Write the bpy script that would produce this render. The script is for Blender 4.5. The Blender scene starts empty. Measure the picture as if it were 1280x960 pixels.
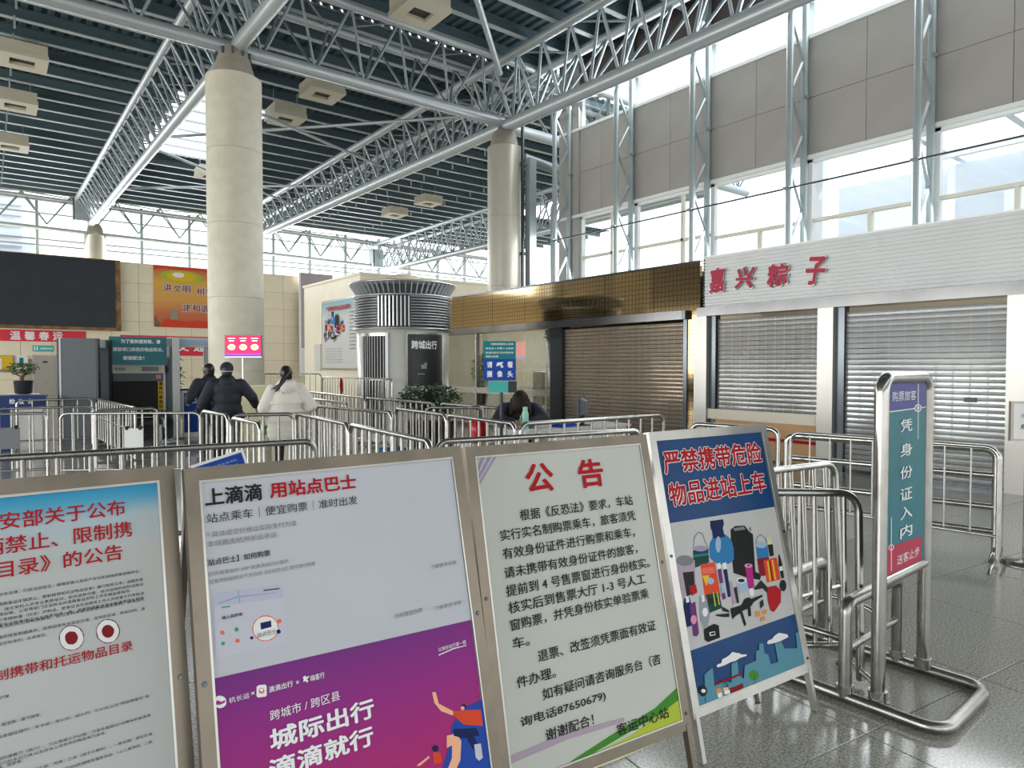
import bpy, math, random
from mathutils import Vector, Matrix, Euler
random.seed(7)
PI = math.pi
SC = bpy.context.scene
COL = SC.collection

# ------------------------------------------------------------------ camera, sky, exposure
cam = bpy.data.cameras.new('camera'); cam_o = bpy.data.objects.new('camera', cam); COL.objects.link(cam_o)
cam.sensor_width = 36.0; cam.lens = 36.0 * 845.0 / 1280.0
cam.clip_start = 0.05; cam.clip_end = 400
cam_o.location = (0, 0, 1.58)
cam_o.rotation_euler = (PI / 2 - 0.0268, 0, -math.radians(37.8))
SC.camera = cam_o

world = bpy.data.worlds.new('sky'); SC.world = world; world.use_nodes = True
bg = world.node_tree.nodes['Background']
bg.inputs[0].default_value = (0.93, 0.97, 1.0, 1); bg.inputs[1].default_value = 2.0
SC.view_settings.view_transform = 'Standard'; SC.view_settings.look = 'None'
SC.view_settings.gamma = 1.0; SC.view_settings.use_curve_mapping = False
SC.view_settings.exposure = 0.58


def area(name, loc, rot, sx, sy, power, color=(1, 1, 1)):
    l = bpy.data.lights.new(name, 'AREA'); l.shape = 'RECTANGLE'; l.size = sx; l.size_y = sy
    l.energy = power; l.color = color
    o = bpy.data.objects.new(name, l); COL.objects.link(o); o.location = loc; o.rotation_euler = rot
    return o


# daylight coming in through the glazing (placed in the window openings)
area('daylight_upper_windows', (11.9, 6.2, 8.5), (0, math.radians(62), 0), 1.6, 15, 300, (0.95, 0.98, 1.0))
area('daylight_lower_windows', (11.9, 6.2, 4.4), (0, math.radians(75), 0), 1.4, 15, 300, (0.95, 0.98, 1.0))
area('daylight_far_windows', (8, 38.6, 7.5), (math.radians(-70), 0, 0), 40, 1.4, 1500, (0.95, 0.98, 1.0))
# added fill light from the left, beyond the frame, to brighten the hall
area('fill_left_side', (-13.6, 16, 2.9), (0, math.radians(-85), 0), 3.4, 40, 1900, (1.0, 0.99, 0.95))


# ------------------------------------------------------------------ materials
def mat(name, color, rough=0.5, metal=0.0, noise=0.0, nscale=8.0, bump=0.0, spec=0.5, emit=0.0, rnoise=0.0):
    m = bpy.data.materials.new(name); m.use_nodes = True
    nt = m.node_tree; b = nt.nodes['Principled BSDF']
    c = (color[0], color[1], color[2], 1)
    b.inputs['Base Color'].default_value = c
    b.inputs['Roughness'].default_value = rough
    b.inputs['Metallic'].default_value = metal
    b.inputs['Specular IOR Level'].default_value = spec
    if emit:
        b.inputs['Emission Color'].default_value = c; b.inputs['Emission Strength'].default_value = emit
    if noise or bump or rnoise:
        tc = nt.nodes.new('ShaderNodeTexCoord'); n = nt.nodes.new('ShaderNodeTexNoise')
        n.inputs['Scale'].default_value = nscale; n.inputs['Detail'].default_value = 4
        nt.links.new(tc.outputs['Object'], n.inputs['Vector'])
        if noise:
            r = nt.nodes.new('ShaderNodeMapRange')
            r.inputs['From Min'].default_value = 0.3; r.inputs['From Max'].default_value = 0.7
            r.inputs['To Min'].default_value = 1 - noise; r.inputs['To Max'].default_value = 1 + noise
            nt.links.new(n.outputs['Fac'], r.inputs['Value'])
            mx = nt.nodes.new('ShaderNodeVectorMath'); mx.operation = 'SCALE'
            mx.inputs[0].default_value = color[:3]
            nt.links.new(r.outputs['Result'], mx.inputs['Scale'])
            nt.links.new(mx.outputs['Vector'], b.inputs['Base Color'])
        if rnoise:
            r2 = nt.nodes.new('ShaderNodeMapRange')
            r2.inputs['To Min'].default_value = max(0.02, rough - rnoise); r2.inputs['To Max'].default_value = rough + rnoise
            nt.links.new(n.outputs['Fac'], r2.inputs['Value']); nt.links.new(r2.outputs['Result'], b.inputs['Roughness'])
        if bump:
            bp = nt.nodes.new('ShaderNodeBump'); bp.inputs['Strength'].default_value = bump; bp.inputs['Distance'].default_value = 0.01
            nt.links.new(n.outputs['Fac'], bp.inputs['Height']); nt.links.new(bp.outputs['Normal'], b.inputs['Normal'])
    return m


M = {}
PRINT = ('red ink grey white paper maroon card pale mapline coral navy green magenta blue peach redorange lime leaf cream mauve lilac shade black cyan paleblue dgreen teal yellow pink purple steel dred orange skyline indigo crimson').split()
def D_(k, *a, **kw):
    if k in PRINT: kw['spec'] = .12
    M[k] = mat(k, *a, **kw)
D_('red', (0.42, 0.008, 0.016), .45); D_('ink', (0.02, 0.02, 0.022), .45); D_('grey', (0.22, 0.22, 0.24), .5)
D_('white', (0.85, 0.86, 0.87), .4); D_('paper', (0.78, 0.79, 0.78), .45); D_('maroon', (0.22, 0.012, 0.02), .5)
D_('card', (0.54, 0.55, 0.62), .5); D_('pale', (0.47, 0.49, 0.60), .5); D_('mapline', (0.30, 0.35, 0.56), .5)
D_('coral', (0.75, 0.16, 0.10), .5); D_('navy', (0.012, 0.02, 0.09), .5); D_('green', (0.04, 0.35, 0.16), .5)
D_('magenta', (0.42, 0.02, 0.22), .5); D_('blue', (0.02, 0.07, 0.36), .5); D_('peach', (0.86, 0.46, 0.28), .5)
D_('redorange', (0.68, 0.07, 0.03), .5); D_('lime', (0.42, 0.52, 0.05), .5); D_('leaf', (0.06, 0.24, 0.03), .5)
D_('cream', (0.68, 0.66, 0.42), .5); D_('mauve', (0.42, 0.34, 0.42), .5); D_('lilac', (0.34, 0.28, 0.46), .5)
D_('shade', (0.52, 0.52, 0.52), .5); D_('black', (0.012, 0.014, 0.014), .5); D_('cyan', (0.03, 0.19, 0.42), .5)
D_('paleblue', (0.34, 0.47, 0.62), .5); D_('dgreen', (0.012, 0.06, 0.045), .5); D_('teal', (0.02, 0.20, 0.24), .5)
D_('yellow', (0.78, 0.48, 0.03), .5); D_('pink', (0.72, 0.28, 0.44), .5); D_('purple', (0.14, 0.04, 0.18), .5)
D_('steel', (0.28, 0.31, 0.36), .5); D_('dred', (0.42, 0.012, 0.02), .5); D_('orange', (0.70, 0.28, 0.06), .5)
D_('skyline', (0.10, 0.27, 0.35), .5); D_('indigo', (0.11, 0.11, 0.30), .4); D_('crimson', (0.48, 0.05, 0.09), .4)
D_('poster_white', (0.52, 0.54, 0.59), .4, spec=.2, noise=.03, nscale=2); D_('poster_warm', (0.53, 0.55, 0.50), .4, spec=.2, noise=.03, nscale=2)
D_('poster_grey', (0.50, 0.52, 0.51), .4, spec=.2, noise=.03, nscale=2)
D_('poster_blue', (0.006, 0.052, 0.17), .38, spec=.2, noise=.12, nscale=6, bump=.2); D_('poster_pic', (0.52, 0.52, 0.51), .4, spec=.2, noise=.06, nscale=3)
D_('sign_teal', (0.02, 0.17, 0.21), .35, spec=.3, noise=.08, nscale=7, bump=.3)
D_('alu', (0.20, 0.172, 0.135), .34, metal=.9, noise=.12, nscale=9, rnoise=.1)
D_('alu_light', (0.50, 0.49, 0.46), .30, metal=.85, noise=.08, nscale=9)
D_('stainless', (0.42, 0.41, 0.385), .22, metal=1, noise=.10, nscale=12, rnoise=.08)
D_('stainless_dull', (0.33, 0.32, 0.30), .30, metal=1, noise=.15, nscale=12, rnoise=.1)
D_('truss_steel', (0.24, 0.285, 0.305), .36, metal=.35, noise=.1, nscale=3)
D_('truss_light', (0.46, 0.51, 0.53), .34, metal=.3, noise=.08, nscale=3)
D_('purlin', (0.44, 0.49, 0.50), .45, metal=0, noise=.06, nscale=2)
D_('deck', (0.055, 0.10, 0.125), .6, noise=.15, nscale=1.5)
D_('deck_light', (0.55, 0.55, 0.50), .6, noise=.1, nscale=2)
D_('stone', (0.66, 0.62, 0.50), .55, noise=.07, nscale=4, bump=.15)
D_('clad', (0.46, 0.44, 0.37), .34, metal=.25, noise=.05, nscale=2)
D_('cone_grey', (0.30, 0.27, 0.22), .6, noise=.1, nscale=4)
D_('beige', (0.84, 0.74, 0.55), .45, noise=.04, nscale=2); D_('beige_side', (0.82, 0.75, 0.58), .5, noise=.04, nscale=1)
D_('grout', (0.42, 0.37, 0.28), .8)
D_('grey_panel', (0.36, 0.34, 0.32), .5, noise=.05, nscale=.9); D_('seam', (0.52, 0.50, 0.47), .6)
D_('column_blue', (0.36, 0.42, 0.43), .34, metal=.25, noise=.06, nscale=3)
D_('white_frame', (0.80, 0.82, 0.82), .35); D_('cream_frame', (0.66, 0.64, 0.54), .4)
D_('fluted', (0.74, 0.76, 0.76), .45, metal=0, noise=.04, nscale=1.5)
D_('pillar_steel', (0.44, 0.43, 0.40), .32, metal=.7, noise=.04, nscale=2)
D_('lintel_steel', (0.15, 0.15, 0.15), .20, metal=.9, noise=.2, nscale=1.4, rnoise=.06)
D_('dark_steel', (0.09, 0.10, 0.11), .2, metal=.9)
D_('rail_white', (0.72, 0.73, 0.72), .3, metal=.6)
D_('counter_cream', (0.80, 0.74, 0.60), .35); D_('wood_tan', (0.62, 0.36, 0.17), .4, noise=.08, nscale=3)
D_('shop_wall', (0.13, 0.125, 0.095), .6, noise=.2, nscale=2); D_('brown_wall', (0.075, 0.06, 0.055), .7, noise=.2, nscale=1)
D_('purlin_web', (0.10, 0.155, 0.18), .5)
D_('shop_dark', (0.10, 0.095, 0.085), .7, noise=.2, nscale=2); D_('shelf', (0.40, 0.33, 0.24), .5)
D_('glass_green', (0.12, 0.36, 0.22), .2)
D_('gate_dark', (0.085, 0.10, 0.115), .45, noise=.05); D_('gate_light', (0.55, 0.58, 0.60), .35); D_('black_plastic', (0.014, 0.016, 0.02), .35)
D_('screen_off', (0.018, 0.024, 0.034), .5, noise=.15, nscale=1); D_('rust', (0.22, 0.12, 0.05), .8, noise=.5, nscale=3)
D_('banner_red', (0.72, 0.025, 0.05), .45, noise=.05, nscale=2); D_('navy_cloth', (0.012, 0.035, 0.16), .6)
D_('foliage', (0.030, 0.075, 0.022), .5, noise=.5, nscale=14); D_('foliage_light', (0.06, 0.13, 0.035), .5, noise=.4, nscale=10)
D_('bark', (0.12, 0.08, 0.05), .8, bump=.5, nscale=30); D_('pot', (0.03, 0.03, 0.035), .4)
D_('booth_body', (0.70, 0.70, 0.64), .32, metal=.25, noise=.05, nscale=1.6); D_('louvre', (0.50, 0.52, 0.53), .28, metal=.8)
D_('booth_dark', (0.018, 0.020, 0.022), .35, noise=.3, nscale=2)
D_('unit_cream', (0.62, 0.57, 0.45), .5); D_('skin', (0.52, 0.30, 0.20), .5); D_('hair', (0.012, 0.010, 0.010), .4, noise=.4, nscale=60)
D_('hair_brown', (0.020, 0.011, 0.008), .65, noise=.5, nscale=50, spec=.2)
D_('jacket_black', (0.012, 0.016, 0.026), .7, bump=.6, nscale=9); D_('jacket_white', (0.74, 0.71, 0.63), .6, bump=.9, nscale=7, noise=.05)
D_('trousers', (0.014, 0.016, 0.022), .8); D_('shoe', (0.10, 0.10, 0.10), .6); D_('mask', (0.7, 0.72, 0.75), .7)
D_('mint', (0.30, 0.60, 0.47), .35); D_('desk_white', (0.72, 0.72, 0.70), .4); D_('teal_box', (0.04, 0.42, 0.38), .4); D_('red_gloss', (0.62, 0.01, 0.02), .18)
D_('rubber', (0.02, 0.02, 0.02), .7); D_('mauve_poster', (0.44, 0.36, 0.38), .5, noise=.15, nscale=1); D_('outside_pale', (0.66, 0.72, 0.80), .8)
D_('outside_light', (0.86, 0.88, 0.90), .8); D_('cable', (0.04, 0.05, 0.06), .5); D_('yellow_tag', (0.75, 0.65, 0.05), .5)
D_('door_metal', (0.42, 0.38, 0.33), .35, metal=.6, noise=.05); D_('asphalt', (0.30, 0.30, 0.30), .9)


def nodes(m):
    nt = m.node_tree
    return nt, nt.nodes['Principled BSDF'], (lambda t: nt.nodes.new('ShaderNode' + t)), nt.links.new

# glass: lets the daylight straight through, with a weak sheen
g = bpy.data.materials.new('window_glass'); g.use_nodes = True; nt = g.node_tree; nt.nodes.remove(nt.nodes['Principled BSDF'])
tr = nt.nodes.new('ShaderNodeBsdfTransparent'); tr.inputs[0].default_value = (.95, .97, .98, 1)
gl = nt.nodes.new('ShaderNodeBsdfGlossy'); gl.inputs['Roughness'].default_value = .03
mx = nt.nodes.new('ShaderNodeMixShader'); mx.inputs[0].default_value = .07
nt.links.new(tr.outputs[0], mx.inputs[1]); nt.links.new(gl.outputs[0], mx.inputs[2]); nt.links.new(mx.outputs[0], nt.nodes['Material Output'].inputs[0])
M['window_glass'] = g
# shop glass: a stronger reflection of the hall
g2 = g.copy(); g2.name = 'shop_glass'; M['shop_glass'] = g2
for n in g2.node_tree.nodes:
    if n.type == 'MIX_SHADER': n.inputs[0].default_value = .26
    if n.type == 'BSDF_TRANSPARENT': n.inputs[0].default_value = (.72, .76, .68, 1)


def slat_mat(name, tint, mixf, rough, rs):
    """roller shutter of clear blocks in a metal lattice"""
    m = mat(name, tuple(c * .6 for c in tint), rough, metal=.3); nt, b, N, Lk = nodes(m)
    tc = N('TexCoord'); mp = N('Mapping'); br = N('TexBrick')
    br.offset = 0.0
    br.inputs['Scale'].default_value = 1; br.inputs['Brick Width'].default_value = rs; br.inputs['Row Height'].default_value = .078
    br.inputs['Mortar Size'].default_value = .009; br.inputs['Mortar Smooth'].default_value = 0
    br.inputs['Color1'].default_value = (0, 0, 0, 1); br.inputs['Color2'].default_value = (.5, .5, .5, 1); br.inputs['Mortar'].default_value = (1, 1, 1, 1)
    Lk(tc.outputs['Object'], mp.inputs['Vector']); mp.inputs['Location'].default_value = (0, .039, 0)
    Lk(mp.outputs['Vector'], br.inputs['Vector'])
    out = nt.nodes['Material Output']
    t = N('BsdfTransparent'); t.inputs[0].default_value = (.75, .75, .75, 1)
    gs = N('BsdfGlossy'); gs.inputs['Roughness'].default_value = .12; gs.inputs['Color'].default_value = (*tint, 1)
    df = N('BsdfDiffuse'); df.inputs['Color'].default_value = (*tint, 1)
    m0 = N('MixShader'); m0.inputs[0].default_value = .72; Lk(gs.outputs[0], m0.inputs[1]); Lk(df.outputs[0], m0.inputs[2])
    m1 = N('MixShader'); m1.inputs[0].default_value = mixf
    Lk(t.outputs[0], m1.inputs[1]); Lk(m0.outputs[0], m1.inputs[2])
    m2 = N('MixShader'); Lk(br.outputs['Fac'], m2.inputs[0]); Lk(m1.outputs[0], m2.inputs[1]); Lk(b.outputs[0], m2.inputs[2])
    Lk(m2.outputs[0], out.inputs[0])
    M[name] = m
slat_mat('slat_grey', (.44, .44, .43), .55, .3, .16)
slat_mat('slat_light', (.47, .49, .50), .80, .3, .20)
slat_mat('slat_bronze', (.42, .35, .27), .62, .3, .17)


def gold_mat():
    m = mat('gold_glass', (.50, .36, .15), .07, metal=1.0); nt, b, N, Lk = nodes(m)
    tc = N('TexCoord'); v = N('TexVoronoi'); v.feature = 'DISTANCE_TO_EDGE'; v.inputs['Scale'].default_value = 11; v.inputs['Randomness'].default_value = .15
    r = N('ValToRGB'); r.color_ramp.elements[0].position = .03; r.color_ramp.elements[0].color = (.12, .085, .04, 1)
    r.color_ramp.elements[1].position = .10; r.color_ramp.elements[1].color = (.30, .22, .12, 1)
    Lk(tc.outputs['Object'], v.inputs['Vector']); Lk(v.outputs['Distance'], r.inputs[0]); Lk(r.outputs[0], b.inputs['Base Color'])
    M['gold_glass'] = m
gold_mat()


def floor_mat():
    m = mat('granite', (.25, .25, .22), .13, spec=.6); nt, b, N, Lk = nodes(m)
    tc = N('TexCoord'); n = N('TexNoise'); n.inputs['Scale'].default_value = 95; n.inputs['Detail'].default_value = 3
    n2 = N('TexNoise'); n2.inputs['Scale'].default_value = .7
    geo = N('NewGeometry')
    Lk(geo.outputs['Position'], n.inputs['Vector']); Lk(geo.outputs['Position'], n2.inputs['Vector'])
    r = N('ValToRGB'); r.color_ramp.elements[0].position = .36; r.color_ramp.elements[0].color = (.19, .19, .16, 1)
    r.color_ramp.elements[1].position = .66; r.color_ramp.elements[1].color = (.49, .485, .43, 1)
    Lk(n.outputs['Fac'], r.inputs[0]); Lk(r.outputs[0], b.inputs['Base Color'])
    r2 = N('MapRange'); r2.inputs['To Min'].default_value = .05; r2.inputs['To Max'].default_value = .22
    Lk(n2.outputs['Fac'], r2.inputs['Value']); Lk(r2.outputs['Result'], b.inputs['Roughness'])
    M['granite'] = m
floor_mat()


def gradient_mat(name, axis, stops, lo, hi, rough=.38):
    m = mat(name, (1, 1, 1), rough, spec=.2); nt, b, N, Lk = nodes(m)
    tc = N('TexCoord'); sp = N('SeparateXYZ'); mr = N('MapRange'); r = N('ValToRGB')
    Lk(tc.outputs['Object'], sp.inputs[0]); Lk(sp.outputs[axis], mr.inputs['Value'])
    mr.inputs['From Min'].default_value = lo; mr.inputs['From Max'].default_value = hi
    els = r.color_ramp.elements
    while len(els) > 1: els.remove(els[0])
    els[0].position = stops[0][0]; els[0].color = (*stops[0][1], 1)
    for p, c in stops[1:]:
        e = els.new(p); e.color = (*c, 1)
    Lk(mr.outputs['Result'], r.inputs[0]); Lk(r.outputs[0], b.inputs['Base Color'])
    M[name] = m
gradient_mat('ad_gradient', 2, [(0, (.85, .30, .12)), (.16, (.62, .09, .12)), (.36, (.42, .022, .15)), (.75, (.28, .018, .22)), (1, (.15, .02, .20))], .2, .82)
gradient_mat('sky_strip', 2, [(0, (.50, .52, .51)), (.55, (.42, .52, .57)), (.8, (.08, .36, .56)), (1, (.02, .27, .50))], 1.12, 1.28)
gradient_mat('notice_gradient', 2, [(0, (.62, .62, .58)), (.75, (.62, .62, .60)), (1, (.16, .40, .46))], 0, 2.6)
gradient_mat('sunrise', 2, [(0, (.55, .10, .05)), (.22, (.62, .18, .08)), (.45, (.72, .36, .10)), (.75, (.70, .42, .08)), (1, (.55, .10, .07))], 0, 3.1)
gradient_mat('screen_show', 2, [(0, (.03, .06, .75)), (.1, (.05, .08, .7)), (.2, (.75, .02, .12)), (1, (.85, .02, .07))], 0, .42)
bs = M['screen_show'].node_tree.nodes['Principled BSDF']
for l in list(M['screen_show'].node_tree.links):
    if l.to_socket == bs.inputs['Base Color']: M['screen_show'].node_tree.links.new(l.from_socket, bs.inputs['Emission Color'])
bs.inputs['Emission Strength'].default_value = .9
M['glow_white'] = mat('glow_white', (.95, .75, .8), .5, emit=.9); M['glow_yellow'] = mat('glow_yellow', (1, .6, .1), .5, emit=.8)


# ------------------------------------------------------------------ mesh building
def frame_of(d):
    d = Vector(d).normalized(); u = Vector((0, 0, 1)) if abs(d.z) < .9 else Vector((1, 0, 0))
    a = d.cross(u).normalized(); b = a.cross(d).normalized()
    return a, b


class MB:
    def __init__(s, mtx=None): s.v = []; s.f = []; s.mi = []; s.sm = []; s.cur = 0; s.mats = []; s.T = mtx; s.smooth = False
    def m(s, k):
        if k not in s.mats: s.mats.append(k)
        s.cur = s.mats.index(k); return s
    def add(s, vs, fs, smooth=False):
        n = len(s.v)
        for p in vs:
            p = Vector(p)
            s.v.append(tuple(s.T @ p if s.T else p))
        for f in fs: s.f.append(tuple(i + n for i in f)); s.mi.append(s.cur); s.sm.append(smooth)
        return s
    def box(s, c, d, rz=0, R=None):
        x, y, z = [k / 2 for k in d]; R = R or Matrix.Rotation(rz, 3, 'Z'); c = Vector(c)
        vs = [c + R @ Vector((i * x, j * y, k * z)) for i in (-1, 1) for j in (-1, 1) for k in (-1, 1)]
        return s.add(vs, [(0, 1, 3, 2), (4, 6, 7, 5), (0, 4, 5, 1), (2, 3, 7, 6), (0, 2, 6, 4), (1, 5, 7, 3)])
    def bb(s, x0, x1, y0, y1, z0, z1): return s.box(((x0 + x1) / 2, (y0 + y1) / 2, (z0 + z1) / 2), (abs(x1 - x0), abs(y1 - y0), abs(z1 - z0)))
    def bar(s, p, q, w, h=None, up=None):
        p = Vector(p); q = Vector(q); h = h or w; d = (q - p)
        a, b = frame_of(d)
        if up is not None: b = Vector(up).normalized(); a = d.normalized().cross(b).normalized()
        vs = [c + a * i * w / 2 + b * j * h / 2 for c in (p, q) for i, j in ((-1, -1), (1, -1), (1, 1), (-1, 1))]
        return s.add(vs, [(3, 2, 1, 0), (4, 5, 6, 7), (0, 1, 5, 4), (1, 2, 6, 5), (2, 3, 7, 6), (3, 0, 4, 7)])
    def tube(s, path, r, n=8, caps=True, closed=False):
        P = [Vector(p) for p in path]; L = len(P); rr = r if isinstance(r, (list, tuple)) else [r] * L
        vs = []; a = None
        for i, p in enumerate(P):
            if closed: d = (P[(i + 1) % L] - P[i - 1])
            else: d = (P[min(i + 1, L - 1)] - P[max(i - 1, 0)])
            d.normalize()
            if a is None: a, b = frame_of(d)
            else:
                a = (a - d * a.dot(d)).normalized(); b = d.cross(a).normalized()
            if i == 0: b = d.cross(a).normalized()
            vs += [p + a * math.cos(2 * PI * k / n) * rr[i] + b * math.sin(2 * PI * k / n) * rr[i] for k in range(n)]
        fs = []
        for i in range(L if closed else L - 1):
            j = (i + 1) % L
            fs += [(i * n + k, i * n + (k + 1) % n, j * n + (k + 1) % n, j * n + k) for k in range(n)]
        s.add(vs, fs, True)
        if caps and not closed:
            s.add(vs[:n] + vs[-n:], [tuple(reversed(range(n))), tuple(range(n, 2 * n))])
        return s
    def lathe(s, prof, c=(0, 0, 0), n=24, a0=0, a1=2 * PI, smooth=True, caps=True):
        c = Vector(c); full = abs(a1 - a0 - 2 * PI) < 1e-6; m = n if full else n + 1
        vs = [c + Vector((r * math.cos(a0 + (a1 - a0) * k / n), r * math.sin(a0 + (a1 - a0) * k / n), z)) for r, z in prof for k in range(m)]
        fs = []
        for i in range(len(prof) - 1):
            for k in range(n):
                k2 = (k + 1) % m if full else k + 1
                fs.append((i * m + k, i * m + k2, (i + 1) * m + k2, (i + 1) * m + k))
        s.add(vs, fs, smooth)
        if full and caps:
            s.add(vs[:n] + vs[-n:], [tuple(reversed(range(n))), tuple(range(n, 2 * n))])
        return s
    def cyl(s, c, r, h, n=16): return s.lathe([(r, -h / 2), (r, h / 2)], c, n)
    def ell(s, c, rad, n=14, m=9, R=None):
        c = Vector(c); vs = []
        for i in range(1, m):
            t = PI * i / m
            for k in range(n):
                v = Vector((rad[0] * math.sin(t) * math.cos(2 * PI * k / n), rad[1] * math.sin(t) * math.sin(2 * PI * k / n), rad[2] * math.cos(t)))
                vs.append(c + (R @ v if R else v))
        top = Vector((0, 0, rad[2])); vs += [c + (R @ top if R else top), c - (R @ top if R else top)]
        fs = []
        for i in range(m - 2): fs += [(i * n + k, (i + 1) * n + k, (i + 1) * n + (k + 1) % n, i * n + (k + 1) % n) for k in range(n)]
        a = (m - 1) * n
        fs += [(a, k, (k + 1) % n) for k in range(n)] + [(a + 1, (m - 2) * n + (k + 1) % n, (m - 2) * n + k) for k in range(n)]
        return s.add(vs, fs, True)
    def cap(s, p, q, r0, r1, n=12):
        """tapered capsule"""
        p = Vector(p); q = Vector(q); d = (q - p).normalized(); P = []; R = []
        for t in (-.98, -.8, -.45, 0): P.append(p + d * r0 * t); R.append(r0 * math.sqrt(1 - t * t))
        for t in (0, .45, .8, .98): P.append(q + d * r1 * t); R.append(r1 * math.sqrt(1 - t * t))
        return s.tube(P, R, n)
    def poly(s, pts, z=0.0, h=0.0):
        """flat polygon (x, y) in the local XY plane, optional thickness"""
        n = len(pts)
        if h == 0: return s.add([(x, y, z) for x, y in pts], [tuple(range(n))])
        return s.add([(x, y, z) for x, y in pts] + [(x, y, z + h) for x, y in pts],
                     [tuple(reversed(range(n))), tuple(range(n, 2 * n))] + [(i, (i + 1) % n, (i + 1) % n + n, i + n) for i in range(n)])
    def mesh(s, name, mk=None):
        me = bpy.data.meshes.new(name); me.from_pydata(s.v, [], s.f)
        mats = s.mats or [mk]
        for k in mats: me.materials.append(M[k])
        if len(mats) > 1: me.polygons.foreach_set('material_index', s.mi)
        me.polygons.foreach_set('use_smooth', s.sm); me.update()
        return me
    def build(s, name, mk=None, parent=None, **kw):
        return place(name, s.mesh(name, mk), parent, **kw)


def place(name, me, parent=None, loc=None, rot=None, scale=None):
    o = bpy.data.objects.new(name, me); COL.objects.link(o)
    if parent: o.parent = parent
    if loc is not None: o.location = loc
    if rot is not None: o.rotation_euler = rot
    if scale is not None: o.scale = scale
    return o


def tag(o, label, cat, group=None):
    o['label'] = label; o['category'] = cat
    if group: o['group'] = group
    return o
def thing(name, label, cat, loc=(0, 0, 0), rz=0.0, group=None):
    o = bpy.data.objects.new(name, None); COL.objects.link(o); o.location = loc; o.rotation_euler = (0, 0, rz); o.empty_display_size = .1
    return tag(o, label, cat, group)
def structure(name, loc=(0, 0, 0)):
    o = bpy.data.objects.new(name, None); COL.objects.link(o); o.location = loc; o['kind'] = 'structure'; return o
def struct(o): o['kind'] = 'structure'; return o
def stuff(o): o['kind'] = 'stuff'; return o


# ------------------------------------------------------------------ lettering
_TC = {}
def text_geo(t, bold):
    key = (t, bold)
    if key in _TC: return _TC[key]
    c = bpy.data.curves.new('lettering', 'FONT'); c.body = t; c.size = 1; c.resolution_u = 2; c.fill_mode = 'BOTH' if False else 'FRONT'
    pass
    o = bpy.data.objects.new('lettering', c); COL.objects.link(o)
    bpy.context.view_layer.update()
    dg = bpy.context.evaluated_depsgraph_get(); me = o.evaluated_get(dg).to_mesh()
    vs = [tuple(v.co) for v in me.vertices]; fs = [tuple(p.vertices) for p in me.polygons]
    o.evaluated_get(dg).to_mesh_clear(); bpy.data.objects.remove(o); bpy.data.curves.remove(c)
    xs = [v[0] for v in vs]; ys = [v[1] for v in vs]
    x0, x1, y0, y1 = min(xs), max(xs), min(ys), max(ys)
    d = {0: 0, 1: .014, 2: .030}.get(bold, bold) * .9
    sh = [(0, 0)] if d == 0 else [(-d, 0), (d, 0), (0, -d * .7), (0, d * .7)] if d < .025 else [(d * math.cos(k * PI / 4), d * math.sin(k * PI / 4)) for k in range(8)]
    n = len(vs); V = []; F_ = []
    for k, (dx, dy) in enumerate(sh):
        V += [((x - x0 + d + dx) / (x1 - x0 + 2 * d), (y - y0 + d + dy) / (y1 - y0 + 2 * d)) for x, y, z in vs]; F_ += [tuple(q + k * n for q in f) for f in fs]
    _TC[key] = (V, F_, (x1 - x0) / max(1e-6, y1 - y0), n)
    return _TC[key]
def put_text(mb, t, x, yc, w, h, k, bold=0, z=0.002):
    """lettering in the local XY plane: left end x, centre line yc, width w, height h"""
    vs, fs, asp, n = text_geo(t, bold)
    if w is None: w = h * asp
    mb.m(k); mb.add([(x + a * w, yc - h / 2 + b * h, z + .00004 * (i // n)) for i, (a, b) in enumerate(vs)], fs)
    return mb
def plane_mtx(origin, xdir, ydir):
    """local XY plane -> plane spanned by xdir, ydir at origin; +Z = xdir x ydir"""
    x = Vector(xdir).normalized(); y = Vector(ydir).normalized(); z = x.cross(y)
    m = Matrix((x, y, z)).transposed().to_4x4(); m.translation = Vector(origin); return m


def blob(name, mb, k, parent, voxel=.014, smooth=4):
    """closed shapes merged into one continuous skin"""
    me = mb.mesh(name, k); o = bpy.data.objects.new(name, me); COL.objects.link(o)
    r = o.modifiers.new('r', 'REMESH'); r.mode = 'VOXEL'; r.voxel_size = voxel; r.use_smooth_shade = True
    s_ = o.modifiers.new('s', 'SMOOTH'); s_.iterations = smooth; s_.factor = .5
    bpy.context.view_layer.update()
    dg = bpy.context.evaluated_depsgraph_get(); nm = bpy.data.meshes.new_from_object(o.evaluated_get(dg))
    o.modifiers.clear(); o.data = nm; nm.materials.clear(); nm.materials.append(M[k]); o.parent = parent
    nm.polygons.foreach_set('use_smooth', [True] * len(nm.polygons))
    return o

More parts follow.
